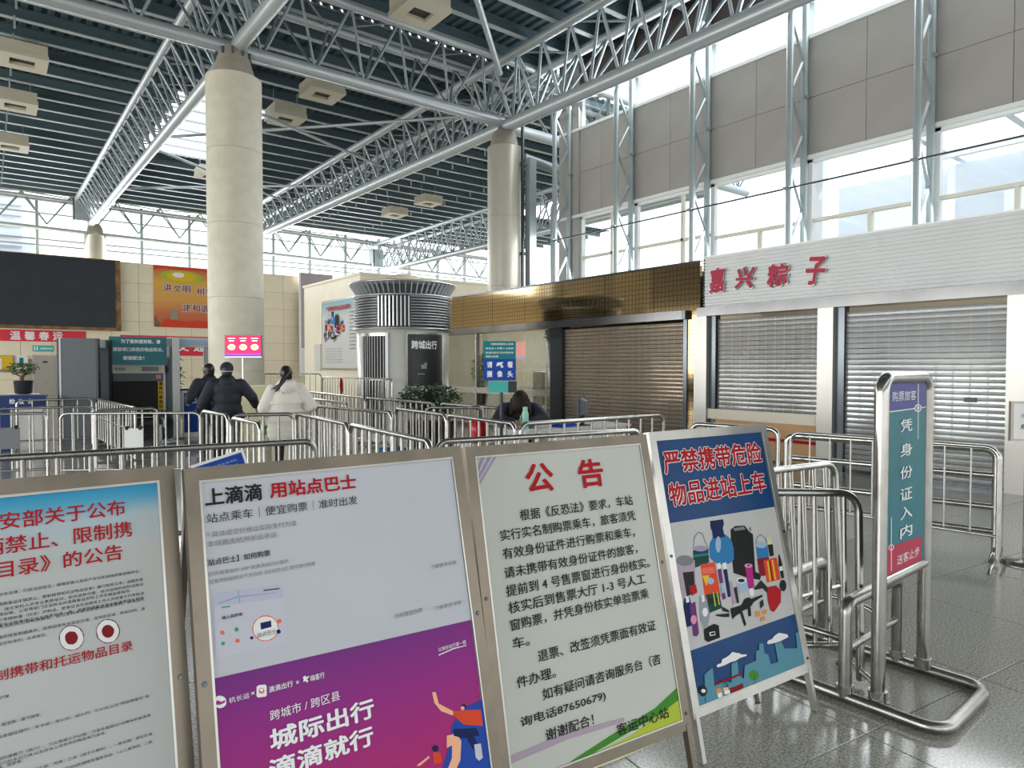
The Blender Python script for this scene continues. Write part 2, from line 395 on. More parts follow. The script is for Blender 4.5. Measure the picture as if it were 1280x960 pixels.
# ---- flat print on the boards: (text, x, y centre, width, height, colour, weight) and (colour, outline) in metres
B1=[
('公安部关于公布', 0.408, 1.085, 0.295, 0.0397, 'red', 1),
('辆禁止、限制携', 0.417, 1.03, 0.298, 0.0393, 'red', 1),
('品目录》的公告', 0.398, 0.977, 0.294, 0.0385, 'red', 1),
('有关法律、行政法规规定，保障旅客人身财产安全和道路旅客运输安全，', 0.445, 0.923, 0.283, 0.0076, 'ink', 0),
('道路客运车辆禁止、限制携带和托运物品目录》履行告知义务。道路旅客', 0.444, 0.902, 0.289, 0.0076, 'ink', 0),
('强化安检人员专业素质培训，依托成熟可靠、经济适用的安检设施设', 0.455, 0.89, 0.278, 0.0076, 'ink', 0),
('通运输、公安等部门应当依法对道路客运安检工作实施监督指导。', 0.444, 0.88, 0.261, 0.0075, 'ink', 0),
('行李随放量（托运）的物品，旅客应当交由相关工作人员放置于行李舱或', 0.443, 0.868, 0.29, 0.0075, 'ink', 0),
('量方式等事项应当与旅客协商一致。旅客拒绝配合安全检查或违反相关', 0.443, 0.857, 0.289, 0.0075, 'ink', 0),
('的,及时向公安机关报告，由公安机关依法处理;构成犯罪的，依法追究', 0.443, 0.853, 0.29, 0.0075, 'ink', 0),
('爆药或管制器具的，按照国家有关规定办理。在特定区域、特定时间、道', 0.442, 0.831, 0.291, 0.0075, 'ink', 0),
('查控标准的，从其规定。', 0.442, 0.817, 0.09, 0.0072, 'ink', 0),
('限制携带和托运物品目录', 0.409, 0.751, 0.293, 0.0242, 'red', 1),
('子弹', 0.441, 0.704, 0.018, 0.0072, 'ink', 0),
('催泪弹、毒气弹等。', 0.444, 0.648, 0.072, 0.0072, 'ink', 0),
('各类烟花爆竹、军令纸、黑火药、烟火药、引火线,以及“钢丝棉烟花”等', 0.436, 0.624, 0.295, 0.0071, 'ink', 0),
('量的弹簧刀（跳刀）、刀尖角度小于60度、刀身长度超过150毫米的各类单', 0.435, 0.58, 0.297, 0.0071, 'ink', 0),
('切刀的多刃刀具,以及符合上述条件的陶瓷类刀具等。', 0.435, 0.57, 0.203, 0.0069, 'ink', 0),
('锤、臂部等。', 0.435, 0.563, 0.045, 0.0067, 'ink', 0),
('氯乙烯、丙烯、乙炔（溶于介质的）、一氧化碳、液化石油', 0.498, 0.537, 0.234, 0.0071, 'ink', 0),
('大于70%的酒精及酒类饮品、1,2-二氯丙烷、二硫', 0.545, 0.519, 0.187, 0.0071, 'ink', 0),
]
B1_SHAPES=[
('maroon',[(0.603,0.792),(0.602,0.785),(0.6,0.78),(0.597,0.775),(0.593,0.772),(0.588,0.769),(0.583,0.769),(0.577,0.769),(0.572,0.771),(0.567,0.775),(0.562,0.779),(0.559,0.785),(0.556,0.791),(0.555,0.797),(0.554,0.803),(0.555,0.81),(0.557,0.815),(0.56,0.82),(0.564,0.823),(0.569,0.826),(0.574,0.827),(0.58,0.826),(0.585,0.824),(0.59,0.821),(0.595,0.816),(0.599,0.811),(0.601,0.805),(0.603,0.798)]),
('paper',[(0.602,0.792),(0.601,0.786),(0.599,0.781),(0.596,0.777),(0.592,0.773),(0.587,0.771),(0.582,0.77),(0.577,0.771),(0.572,0.773),(0.567,0.776),(0.563,0.78),(0.56,0.785),(0.557,0.791),(0.556,0.797),(0.556,0.803),(0.556,0.809),(0.558,0.814),(0.561,0.818),(0.565,0.822),(0.57,0.824),(0.574,0.825),(0.58,0.824),(0.585,0.822),(0.59,0.819),(0.594,0.815),(0.597,0.81),(0.6,0.804),(0.601,0.798)]),
('maroon',[(0.591,0.794),(0.59,0.79),(0.588,0.786),(0.585,0.784),(0.582,0.782),(0.578,0.783),(0.574,0.784),(0.57,0.787),(0.568,0.791),(0.566,0.796),(0.566,0.801),(0.566,0.805),(0.568,0.809),(0.571,0.811),(0.575,0.813),(0.579,0.812),(0.583,0.811),(0.587,0.808),(0.589,0.804),(0.591,0.799)]),
('maroon',[(0.677,0.789),(0.676,0.783),(0.674,0.778),(0.67,0.773),(0.666,0.77),(0.661,0.768),(0.656,0.767),(0.651,0.767),(0.645,0.769),(0.64,0.773),(0.636,0.777),(0.632,0.782),(0.629,0.788),(0.628,0.795),(0.628,0.801),(0.629,0.807),(0.631,0.812),(0.634,0.817),(0.638,0.82),(0.643,0.823),(0.648,0.823),(0.654,0.823),(0.659,0.821),(0.664,0.818),(0.669,0.813),(0.672,0.808),(0.675,0.802),(0.677,0.795)]),
('paper',[(0.675,0.79),(0.674,0.784),(0.672,0.779),(0.669,0.775),(0.665,0.771),(0.661,0.769),(0.656,0.769),(0.651,0.769),(0.646,0.771),(0.641,0.774),(0.637,0.778),(0.633,0.783),(0.631,0.789),(0.63,0.795),(0.629,0.8),(0.63,0.806),(0.632,0.811),(0.635,0.815),(0.639,0.819),(0.643,0.821),(0.648,0.822),(0.653,0.821),(0.659,0.819),(0.663,0.816),(0.668,0.812),(0.671,0.807),(0.673,0.801),(0.675,0.795)]),
('maroon',[(0.665,0.792),(0.664,0.788),(0.662,0.784),(0.659,0.781),(0.655,0.78),(0.651,0.78),(0.647,0.782),(0.644,0.785),(0.641,0.789),(0.64,0.793),(0.639,0.798),(0.64,0.802),(0.642,0.806),(0.645,0.809),(0.649,0.81),(0.653,0.81),(0.657,0.808),(0.66,0.805),(0.663,0.801),(0.665,0.797)]),
]
B2=[
('上滴滴', 0.045, 1.101, 0.142, 0.0463, 'ink', 2),
('用站点巴士', 0.207, 1.101, 0.246, 0.0439, 'red', 2),
('站点乘车｜便宜购票｜准时出发', 0.046, 1.047, 0.405, 0.0268, 'ink', 0),
('* 具体成交价格以实际支付为准', 0.044, 1.005, 0.227, 0.0154, 'grey', 0),
('本线路由杭州长运承运', 0.044, 0.982, 0.172, 0.0152, 'grey', 0),
('【站点巴士】如何购票', 0.036, 0.936, 0.159, 0.0168, 'ink', 1),
('打开滴滴出行 APP 或滴滴出行小程序', 0.042, 0.907, 0.199, 0.0109, 'grey', 0),
('在首页的起终点下方找到【站点巴士】即可进行购票', 0.042, 0.888, 0.27, 0.011, 'grey', 0),
('了解更多详情', 0.661, 0.815, 0.091, 0.0122, 'grey', 0),
('扫码便宜购票', 0.528, 0.698, 0.089, 0.0136, 'grey', 0),
('了解更多详情', 0.659, 0.693, 0.092, 0.012, 'grey', 0),
('输入目的地', 0.066, 0.795, 0.049, 0.0093, 'ink', 1),
('站点巴士', 0.146, 0.734, 0.048, 0.0119, 'ink', 0),
('杭长运', 0.069, 0.596, 0.048, 0.0136, 'white', 0),
('滴滴出行', 0.164, 0.595, 0.061, 0.0153, 'white', 1),
('×', 0.121, 0.598, 0.009, 0.008, 'white', 0),
('×', 0.233, 0.594, 0.008, 0.0083, 'white', 0),
('嗨客行', 0.271, 0.594, 0.038, 0.0158, 'white', 1),
('跨城市 / 跨区县', 0.162, 0.532, 0.183, 0.0249, 'white', 0),
('城际出行', 0.157, 0.474, 0.28, 0.0524, 'white', 2),
('滴滴就行', 0.149, 0.405, 0.278, 0.0517, 'white', 2),
('以美好出行第一程', 0.654, 0.574, 0.096, 0.0118, 'white', 0),
]
B2_SHAPES=[
('card',[(0.049,0.854),(0.061,0.859),(0.21,0.85),(0.22,0.845),(0.224,0.82),(0.22,0.699),(0.046,0.701)]),
('pale',[(0.05,0.854),(0.061,0.859),(0.21,0.85),(0.22,0.845),(0.222,0.815),(0.051,0.824)]),
('mapline',[(0.059,0.833),(0.106,0.841),(0.204,0.831),(0.204,0.829),(0.108,0.837),(0.061,0.83)]),
('mapline',[(0.108,0.855),(0.111,0.855),(0.112,0.823),(0.109,0.823)]),
('ink',[(0.171,0.844),(0.212,0.841),(0.212,0.838),(0.171,0.841)]),
('green',[(0.067,0.822),(0.088,0.821),(0.088,0.818),(0.067,0.819)]),
('coral',[(0.202,0.739),(0.2,0.732),(0.197,0.726),(0.193,0.721),(0.187,0.717),(0.18,0.714),(0.173,0.714),(0.166,0.715),(0.158,0.717),(0.152,0.721),(0.146,0.726),(0.141,0.732),(0.138,0.739),(0.136,0.746),(0.136,0.754),(0.138,0.761),(0.141,0.767),(0.145,0.772),(0.151,0.776),(0.157,0.779),(0.165,0.78),(0.172,0.779),(0.179,0.777),(0.186,0.773),(0.192,0.767),(0.197,0.761),(0.2,0.754),(0.202,0.747)]),
('paper',[(0.2,0.74),(0.198,0.733),(0.195,0.728),(0.191,0.723),(0.186,0.719),(0.179,0.717),(0.173,0.716),(0.166,0.717),(0.159,0.719),(0.153,0.723),(0.148,0.728),(0.143,0.733),(0.14,0.74),(0.139,0.746),(0.139,0.753),(0.14,0.76),(0.143,0.765),(0.147,0.77),(0.152,0.774),(0.158,0.776),(0.165,0.777),(0.172,0.776),(0.178,0.774),(0.185,0.771),(0.19,0.766),(0.195,0.76),(0.198,0.754),(0.199,0.747)]),
('navy',[(0.157,0.763),(0.184,0.763),(0.184,0.747),(0.157,0.746)]),
('coral',[(0.07,0.759),(0.07,0.757),(0.069,0.756),(0.068,0.755),(0.066,0.754),(0.065,0.755),(0.063,0.755),(0.062,0.756),(0.061,0.758),(0.06,0.759),(0.06,0.761),(0.06,0.762),(0.061,0.764),(0.062,0.765),(0.064,0.765),(0.065,0.765),(0.067,0.764),(0.068,0.763),(0.069,0.762),(0.07,0.76)]),
('green',[(0.104,0.759),(0.104,0.757),(0.103,0.756),(0.102,0.755),(0.1,0.755),(0.098,0.755),(0.097,0.755),(0.095,0.756),(0.094,0.758),(0.094,0.759),(0.094,0.761),(0.094,0.763),(0.095,0.764),(0.096,0.765),(0.098,0.765),(0.099,0.765),(0.101,0.765),(0.102,0.764),(0.103,0.762),(0.104,0.76)]),
('green',[(0.069,0.732),(0.069,0.731),(0.068,0.73),(0.067,0.729),(0.066,0.729),(0.065,0.729),(0.063,0.729),(0.062,0.73),(0.061,0.732),(0.061,0.733),(0.06,0.734),(0.061,0.736),(0.062,0.737),(0.063,0.738),(0.064,0.738),(0.065,0.738),(0.067,0.737),(0.068,0.737),(0.069,0.735),(0.069,0.734)]),
('coral',[(0.104,0.731),(0.104,0.729),(0.103,0.728),(0.101,0.727),(0.1,0.727),(0.098,0.727),(0.097,0.728),(0.095,0.729),(0.094,0.73),(0.094,0.732),(0.093,0.733),(0.094,0.735),(0.095,0.736),(0.096,0.737),(0.098,0.737),(0.099,0.737),(0.101,0.737),(0.102,0.736),(0.103,0.734),(0.104,0.733)]),
('navy',[(0.138,0.73),(0.137,0.729),(0.136,0.728),(0.135,0.727),(0.134,0.727),(0.133,0.727),(0.132,0.727),(0.131,0.728),(0.13,0.729),(0.129,0.73),(0.129,0.732),(0.13,0.733),(0.13,0.734),(0.131,0.735),(0.132,0.735),(0.134,0.735),(0.135,0.734),(0.136,0.734),(0.137,0.733),(0.137,0.731)]),
('navy',[(0.206,0.73),(0.206,0.728),(0.205,0.727),(0.203,0.726),(0.202,0.726),(0.2,0.726),(0.198,0.726),(0.197,0.727),(0.196,0.729),(0.195,0.731),(0.195,0.732),(0.195,0.734),(0.196,0.735),(0.198,0.736),(0.199,0.737),(0.201,0.736),(0.203,0.736),(0.204,0.735),(0.205,0.733),(0.206,0.732)]),
('coral',[(0.21,0.756),(0.21,0.754),(0.209,0.753),(0.207,0.752),(0.206,0.751),(0.204,0.751),(0.202,0.752),(0.201,0.753),(0.2,0.754),(0.199,0.756),(0.199,0.758),(0.199,0.76),(0.2,0.761),(0.202,0.762),(0.203,0.762),(0.205,0.762),(0.207,0.762),(0.208,0.76),(0.209,0.759),(0.21,0.757)]),
('white',[(0.063,0.594),(0.063,0.591),(0.061,0.588),(0.058,0.585),(0.055,0.584),(0.051,0.584),(0.048,0.584),(0.044,0.586),(0.041,0.588),(0.038,0.591),(0.036,0.595),(0.035,0.599),(0.035,0.603),(0.035,0.606),(0.037,0.609),(0.04,0.612),(0.043,0.613),(0.046,0.614),(0.05,0.613),(0.054,0.611),(0.057,0.609),(0.06,0.606),(0.062,0.602),(0.063,0.598)]),
('magenta',[(0.037,0.6),(0.044,0.604),(0.052,0.598),(0.061,0.6),(0.06,0.594),(0.049,0.592),(0.038,0.595)]),
('white',[(0.136,0.61),(0.141,0.613),(0.157,0.61),(0.16,0.606),(0.159,0.584),(0.155,0.581),(0.137,0.584),(0.134,0.589)]),
('coral',[(0.154,0.596),(0.154,0.594),(0.153,0.592),(0.151,0.591),(0.149,0.59),(0.146,0.591),(0.144,0.592),(0.142,0.593),(0.141,0.595),(0.14,0.597),(0.14,0.599),(0.141,0.602),(0.142,0.603),(0.144,0.604),(0.146,0.605),(0.148,0.604),(0.15,0.604),(0.152,0.602),(0.153,0.6),(0.154,0.598)]),
('white',[(0.151,0.598),(0.151,0.597),(0.15,0.596),(0.149,0.595),(0.148,0.595),(0.147,0.595),(0.146,0.596),(0.145,0.597),(0.144,0.598),(0.143,0.599),(0.143,0.6),(0.143,0.602),(0.144,0.603),(0.145,0.603),(0.146,0.603),(0.148,0.603),(0.149,0.603),(0.15,0.602),(0.151,0.601),(0.151,0.599)]),
('white',[(0.252,0.602),(0.259,0.605),(0.261,0.6),(0.269,0.602),(0.267,0.597),(0.262,0.595),(0.266,0.59),(0.262,0.586),(0.257,0.592),(0.252,0.59),(0.254,0.596)]),
('white',[(0.653,0.56),(0.707,0.566),(0.752,0.564),(0.751,0.562),(0.706,0.563),(0.654,0.557)]),
('blue',[(0.772,0.395),(0.787,0.394),(0.783,0.177),(0.613,0.235),(0.647,0.292),(0.67,0.354),(0.715,0.389)]),
('peach',[(0.618,0.462),(0.63,0.46),(0.635,0.426),(0.681,0.39),(0.676,0.38),(0.639,0.404),(0.621,0.432)]),
('redorange',[(0.678,0.391),(0.714,0.384),(0.773,0.368),(0.773,0.321),(0.708,0.345),(0.68,0.379)]),
('peach',[(0.649,0.332),(0.679,0.329),(0.694,0.304),(0.683,0.253),(0.654,0.221),(0.629,0.23),(0.657,0.268),(0.662,0.301),(0.644,0.3)]),
('navy',[(0.672,0.343),(0.749,0.323),(0.759,0.298),(0.702,0.308),(0.671,0.325)]),
('navy',[(0.725,0.391),(0.724,0.389),(0.723,0.387),(0.72,0.386),(0.717,0.386),(0.714,0.386),(0.712,0.387),(0.709,0.389),(0.707,0.391),(0.706,0.394),(0.706,0.396),(0.707,0.398),(0.709,0.4),(0.711,0.401),(0.714,0.401),(0.717,0.401),(0.72,0.4),(0.722,0.398),(0.724,0.396),(0.725,0.393)]),
('peach',[(0.718,0.388),(0.718,0.387),(0.717,0.386),(0.715,0.385),(0.713,0.385),(0.711,0.385),(0.709,0.386),(0.707,0.387),(0.706,0.389),(0.705,0.391),(0.705,0.392),(0.705,0.394),(0.707,0.395),(0.708,0.396),(0.71,0.396),(0.712,0.396),(0.715,0.395),(0.716,0.394),(0.718,0.392),(0.718,0.39)]),
('navy',[(0.704,0.322),(0.734,0.313),(0.751,0.265),(0.731,0.265)]),
('card',[(0.735,0.28),(0.758,0.276),(0.759,0.235),(0.745,0.231),(0.735,0.243)]),
('navy',[(0.618,0.307),(0.617,0.304),(0.615,0.302),(0.613,0.301),(0.61,0.301),(0.606,0.302),(0.603,0.303),(0.601,0.305),(0.599,0.308),(0.597,0.311),(0.597,0.313),(0.598,0.316),(0.6,0.318),(0.603,0.319),(0.606,0.319),(0.609,0.318),(0.612,0.317),(0.615,0.315),(0.617,0.312),(0.618,0.309)]),
('redorange',[(0.598,0.304),(0.622,0.294),(0.623,0.266),(0.598,0.271)]),
('peach',[(0.543,0.285),(0.585,0.298),(0.587,0.292),(0.554,0.281)]),
]
B3=[
('公', 0.233, 1.022, 0.122, 0.1081, 'red', 2),
('告', 0.471, 1.019, 0.121, 0.1106, 'red', 2),
('根据《反恐法》要求，车站', 0.19, 0.895, 0.528, 0.0414, 'ink', 1),
('实行实名制购票乘车，旅客须凭', 0.1, 0.834, 0.621, 0.0408, 'ink', 1),
('有效身份证件进行购票和乘车，', 0.101, 0.771, 0.603, 0.0406, 'ink', 1),
('请未携带有效身份证件的旅客，', 0.099, 0.706, 0.606, 0.0404, 'ink', 1),
('提前到 4 号售票窗进行身份核实。', 0.098, 0.645, 0.659, 0.0405, 'ink', 1),
('核实后到售票大厅 1-3 号人工', 0.1, 0.588, 0.624, 0.0402, 'ink', 1),
('窗购票，并凭身份核实单验票乘', 0.099, 0.53, 0.629, 0.0401, 'ink', 1),
('车。', 0.099, 0.47, 0.069, 0.0379, 'ink', 1),
('退票、改签须凭票面有效证', 0.193, 0.408, 0.547, 0.0402, 'ink', 1),
('件办理。', 0.098, 0.343, 0.16, 0.0379, 'ink', 1),
('如有疑问请咨询服务台（咨', 0.193, 0.282, 0.546, 0.0399, 'ink', 1),
('询电话87650679)', 0.095, 0.215, 0.362, 0.0383, 'ink', 1),
('谢谢配合！', 0.186, 0.152, 0.205, 0.0383, 'ink', 1),
('客运中心站', 0.485, 0.087, 0.254, 0.0406, 'ink', 1),
]
B3_SHAPES=[
('lime',[(0.821,0.12),(0.822,0.032),(0.686,0.025),(0.408,0.015),(0.219,0.015),(0.252,0.029),(0.55,0.054)]),
('leaf',[(0.825,0.168),(0.821,0.12),(0.698,0.088),(0.465,0.055),(0.252,0.026),(0.23,0.035),(0.453,0.078),(0.677,0.115)]),
('cream',[(0.82,0.019),(0.822,0.003),(0.47,-0.009),(0.246,-0.005),(0.234,0.011),(0.544,0.021)]),
('mauve',[(0.034,0.127),(0.271,0.138),(0.528,0.121),(0.525,0.106),(0.267,0.115),(0.037,0.103)]),
('lilac',[(0.037,1.13),(0.058,1.13),(0.033,1.077)]),
('lilac',[(0.072,1.131),(0.088,1.131),(0.033,1.047),(0.032,1.062)]),
('lilac',[(0.102,1.131),(0.116,1.13),(0.036,1.029),(0.033,1.039)]),
('lilac',[(0.129,1.13),(0.139,1.131),(0.037,1.011),(0.036,1.02)]),
]
B4=[
('严禁携带危险', 0.06, 1.022, 0.663, 0.1029, 'wred', 2),
('物品进站上车', 0.063, 0.883, 0.65, 0.1019, 'wred', 2),
]
B4_SHAPES=[
('shade',[(0.052,0.607),(0.359,0.57),(0.323,0.434),(0.208,0.368),(0.072,0.346),(0.047,0.461)]),
('black',[(0.412,0.693),(0.446,0.705),(0.512,0.699),(0.535,0.669),(0.558,0.653),(0.528,0.49),(0.566,0.47),(0.549,0.45),(0.466,0.474),(0.382,0.508),(0.39,0.591)]),
('grey',[(0.433,0.697),(0.505,0.695),(0.512,0.681),(0.436,0.684)]),
('grey',[(0.535,0.686),(0.554,0.687),(0.551,0.667),(0.539,0.669)]),
('cyan',[(0.408,0.608),(0.396,0.584),(0.373,0.565),(0.343,0.555),(0.312,0.555),(0.284,0.565),(0.263,0.583),(0.252,0.606),(0.253,0.632),(0.265,0.656),(0.287,0.674),(0.316,0.685),(0.347,0.686),(0.376,0.676),(0.398,0.658),(0.409,0.634)]),
('cyan',[(0.257,0.637),(0.412,0.617),(0.4,0.564),(0.364,0.55),(0.271,0.572),(0.249,0.594)]),
('navy',[(0.289,0.747),(0.375,0.744),(0.376,0.724),(0.363,0.706),(0.367,0.667),(0.289,0.671),(0.291,0.703),(0.285,0.717)]),
('paleblue',[(0.333,0.639),(0.329,0.626),(0.322,0.616),(0.314,0.609),(0.307,0.607),(0.302,0.611),(0.298,0.619),(0.297,0.631),(0.299,0.644),(0.304,0.657),(0.311,0.667),(0.318,0.674),(0.325,0.676),(0.331,0.672),(0.335,0.664),(0.336,0.652)]),
('dgreen',[(0.154,0.64),(0.25,0.633),(0.241,0.576),(0.142,0.567)]),
('lilac',[(0.243,0.634),(0.238,0.63),(0.228,0.628),(0.214,0.627),(0.198,0.629),(0.182,0.632),(0.169,0.637),(0.161,0.642),(0.159,0.647),(0.164,0.651),(0.173,0.654),(0.188,0.654),(0.204,0.653),(0.22,0.65),(0.233,0.645),(0.241,0.64)]),
('teal',[(0.155,0.621),(0.247,0.616),(0.245,0.606),(0.154,0.61)]),
('grey',[(0.154,0.647),(0.174,0.694),(0.204,0.712),(0.23,0.702),(0.249,0.635),(0.243,0.636),(0.225,0.698),(0.204,0.707),(0.178,0.69),(0.158,0.646)]),
('mauve',[(0.05,0.61),(0.155,0.6),(0.133,0.47),(0.051,0.46),(0.044,0.523)]),
('grey',[(0.148,0.598),(0.142,0.59),(0.129,0.585),(0.111,0.583),(0.091,0.584),(0.072,0.589),(0.057,0.597),(0.048,0.605),(0.046,0.614),(0.052,0.621),(0.065,0.627),(0.082,0.629),(0.102,0.627),(0.121,0.623),(0.136,0.615),(0.146,0.607)]),
('ink',[(0.072,0.561),(0.139,0.555),(0.126,0.471),(0.074,0.462)]),
('red',[(0.097,0.501),(0.138,0.5),(0.14,0.468),(0.101,0.46)]),
('redorange',[(0.184,0.576),(0.276,0.572),(0.276,0.424),(0.178,0.436)]),
('coral',[(0.189,0.56),(0.266,0.553),(0.264,0.528),(0.187,0.535)]),
('yellow',[(0.185,0.529),(0.229,0.524),(0.199,0.482)]),
('paleblue',[(0.251,0.495),(0.248,0.491),(0.242,0.487),(0.235,0.485),(0.227,0.486),(0.22,0.488),(0.214,0.492),(0.211,0.497),(0.21,0.502),(0.213,0.507),(0.219,0.511),(0.226,0.513),(0.234,0.512),(0.241,0.51),(0.247,0.506),(0.25,0.501)]),
('cyan',[(0.563,0.602),(0.645,0.596),(0.64,0.539),(0.556,0.539)]),
('paleblue',[(0.642,0.593),(0.637,0.588),(0.627,0.585),(0.614,0.584),(0.598,0.585),(0.583,0.588),(0.571,0.593),(0.564,0.599),(0.562,0.605),(0.567,0.61),(0.577,0.614),(0.591,0.615),(0.606,0.614),(0.621,0.61),(0.633,0.605),(0.641,0.599)]),
('maroon',[(0.554,0.543),(0.64,0.538),(0.613,0.462),(0.569,0.463),(0.55,0.473)]),
('grey',[(0.562,0.609),(0.577,0.637),(0.61,0.648),(0.646,0.62),(0.645,0.6),(0.639,0.601),(0.636,0.622),(0.609,0.642),(0.582,0.633),(0.569,0.608)]),
('cream',[(0.647,0.623),(0.682,0.622),(0.68,0.591),(0.647,0.593)]),
('ink',[(0.647,0.593),(0.683,0.591),(0.677,0.539),(0.646,0.54)]),
('redorange',[(0.596,0.529),(0.693,0.529),(0.692,0.428),(0.593,0.43)]),
('yellow',[(0.619,0.522),(0.632,0.522),(0.626,0.433),(0.613,0.432)]),
('yellow',[(0.654,0.522),(0.667,0.521),(0.662,0.433),(0.651,0.432)]),
('maroon',[(0.634,0.522),(0.645,0.521),(0.639,0.432),(0.628,0.432)]),
('ink',[(0.71,0.538),(0.719,0.538),(0.726,0.488),(0.72,0.43),(0.7,0.431),(0.697,0.492)]),
('paper',[(0.7,0.485),(0.724,0.484),(0.723,0.464),(0.698,0.465)]),
('magenta',[(0.464,0.524),(0.513,0.522),(0.502,0.425),(0.461,0.427)]),
('pink',[(0.515,0.519),(0.512,0.516),(0.505,0.514),(0.496,0.513),(0.485,0.514),(0.475,0.517),(0.467,0.52),(0.462,0.524),(0.461,0.528),(0.464,0.531),(0.47,0.533),(0.48,0.533),(0.49,0.532),(0.5,0.53),(0.509,0.526),(0.514,0.523)]),
('ink',[(0.5,0.523),(0.499,0.521),(0.497,0.521),(0.493,0.521),(0.489,0.521),(0.485,0.522),(0.482,0.523),(0.48,0.524),(0.48,0.526),(0.481,0.527),(0.484,0.528),(0.487,0.528),(0.491,0.527),(0.495,0.526),(0.498,0.525),(0.5,0.524)]),
('paper',[(0.461,0.425),(0.494,0.424),(0.493,0.396),(0.474,0.39),(0.462,0.402)]),
('paleblue',[(0.389,0.471),(0.456,0.469),(0.452,0.417),(0.399,0.417)]),
('paper',[(0.457,0.464),(0.453,0.459),(0.444,0.457),(0.433,0.456),(0.42,0.457),(0.407,0.46),(0.397,0.465),(0.391,0.47),(0.39,0.475),(0.394,0.48),(0.402,0.483),(0.413,0.483),(0.427,0.482),(0.439,0.479),(0.449,0.474),(0.455,0.469)]),
('navy',[(0.446,0.464),(0.444,0.462),(0.438,0.46),(0.43,0.46),(0.421,0.461),(0.412,0.463),(0.405,0.466),(0.4,0.469),(0.399,0.472),(0.402,0.475),(0.408,0.477),(0.416,0.477),(0.425,0.476),(0.434,0.474),(0.441,0.471),(0.445,0.467)]),
('paper',[(0.285,0.563),(0.308,0.565),(0.307,0.54),(0.283,0.539)]),
('paper',[(0.319,0.559),(0.344,0.561),(0.345,0.534),(0.319,0.533)]),
('purple',[(0.283,0.539),(0.307,0.54),(0.305,0.412),(0.282,0.411)]),
('navy',[(0.319,0.533),(0.344,0.531),(0.338,0.416),(0.319,0.415)]),
('paleblue',[(0.283,0.48),(0.307,0.479),(0.304,0.438),(0.286,0.437)]),
('mauve',[(0.344,0.476),(0.36,0.479),(0.366,0.381),(0.343,0.379)]),
('ink',[(0.366,0.446),(0.387,0.449),(0.384,0.381),(0.37,0.38)]),
('navy',[(0.055,0.459),(0.087,0.46),(0.101,0.389),(0.072,0.346),(0.045,0.346),(0.038,0.408)]),
('paper',[(0.065,0.464),(0.083,0.463),(0.083,0.439),(0.064,0.439)]),
('purple',[(0.082,0.43),(0.117,0.435),(0.108,0.308),(0.092,0.299),(0.073,0.306)]),
('pink',[(0.108,0.363),(0.105,0.357),(0.1,0.352),(0.093,0.349),(0.086,0.349),(0.08,0.352),(0.075,0.357),(0.073,0.363),(0.073,0.37),(0.076,0.377),(0.082,0.382),(0.088,0.384),(0.095,0.384),(0.101,0.382),(0.106,0.377),(0.108,0.37)]),
('steel',[(0.144,0.449),(0.166,0.454),(0.187,0.434),(0.191,0.371),(0.168,0.326),(0.144,0.325),(0.128,0.359)]),
('paper',[(0.159,0.452),(0.175,0.452),(0.173,0.425),(0.156,0.425)]),
('paper',[(0.18,0.379),(0.177,0.373),(0.172,0.368),(0.166,0.365),(0.16,0.365),(0.154,0.368),(0.15,0.372),(0.148,0.379),(0.148,0.386),(0.151,0.392),(0.156,0.398),(0.162,0.4),(0.169,0.4),(0.175,0.398),(0.179,0.393),(0.181,0.387)]),
('dgreen',[(0.186,0.45),(0.268,0.445),(0.271,0.38),(0.19,0.374)]),
('ink',[(0.196,0.433),(0.262,0.427),(0.266,0.407),(0.194,0.408)]),
('lime',[(0.23,0.452),(0.237,0.452),(0.236,0.394),(0.228,0.394)]),
('lime',[(0.253,0.45),(0.26,0.449),(0.261,0.395),(0.253,0.395)]),
('ink',[(0.225,0.361),(0.31,0.35),(0.306,0.335),(0.268,0.342),(0.225,0.355)]),
('ink',[(0.269,0.387),(0.31,0.363),(0.311,0.352),(0.27,0.367)]),
('black',[(0.321,0.367),(0.396,0.369),(0.422,0.39),(0.453,0.391),(0.466,0.382),(0.542,0.386),(0.547,0.378),(0.478,0.365),(0.465,0.356),(0.453,0.351),(0.446,0.312),(0.428,0.313),(0.431,0.346),(0.394,0.343),(0.405,0.284),(0.39,0.279),(0.379,0.337),(0.345,0.331),(0.322,0.322)]),
('ink',[(0.493,0.42),(0.554,0.449),(0.596,0.404),(0.58,0.387),(0.555,0.412),(0.507,0.414)]),
('dred',[(0.598,0.411),(0.652,0.408),(0.68,0.379),(0.664,0.331),(0.604,0.298),(0.582,0.309),(0.575,0.348),(0.58,0.387)]),
('red',[(0.652,0.346),(0.646,0.336),(0.636,0.328),(0.624,0.323),(0.612,0.324),(0.6,0.328),(0.592,0.336),(0.588,0.347),(0.589,0.358),(0.594,0.369),(0.604,0.377),(0.616,0.381),(0.628,0.381),(0.64,0.377),(0.648,0.369),(0.652,0.358)]),
('ink',[(0.518,0.358),(0.544,0.366),(0.543,0.34),(0.515,0.329)]),
('ink',[(0.725,0.395),(0.72,0.385),(0.712,0.378),(0.703,0.374),(0.694,0.374),(0.685,0.378),(0.679,0.384),(0.676,0.393),(0.677,0.403),(0.682,0.412),(0.689,0.419),(0.698,0.424),(0.708,0.424),(0.717,0.42),(0.723,0.414),(0.726,0.405)]),
('orange',[(0.477,0.324),(0.508,0.323),(0.507,0.301),(0.479,0.301)]),
('orange',[(0.524,0.321),(0.555,0.319),(0.554,0.301),(0.524,0.303)]),
('orange',[(0.504,0.295),(0.535,0.294),(0.533,0.276),(0.504,0.276)]),
('black',[(0.14,0.319),(0.167,0.323),(0.207,0.327),(0.232,0.315),(0.227,0.266),(0.21,0.266),(0.152,0.264),(0.135,0.277)]),
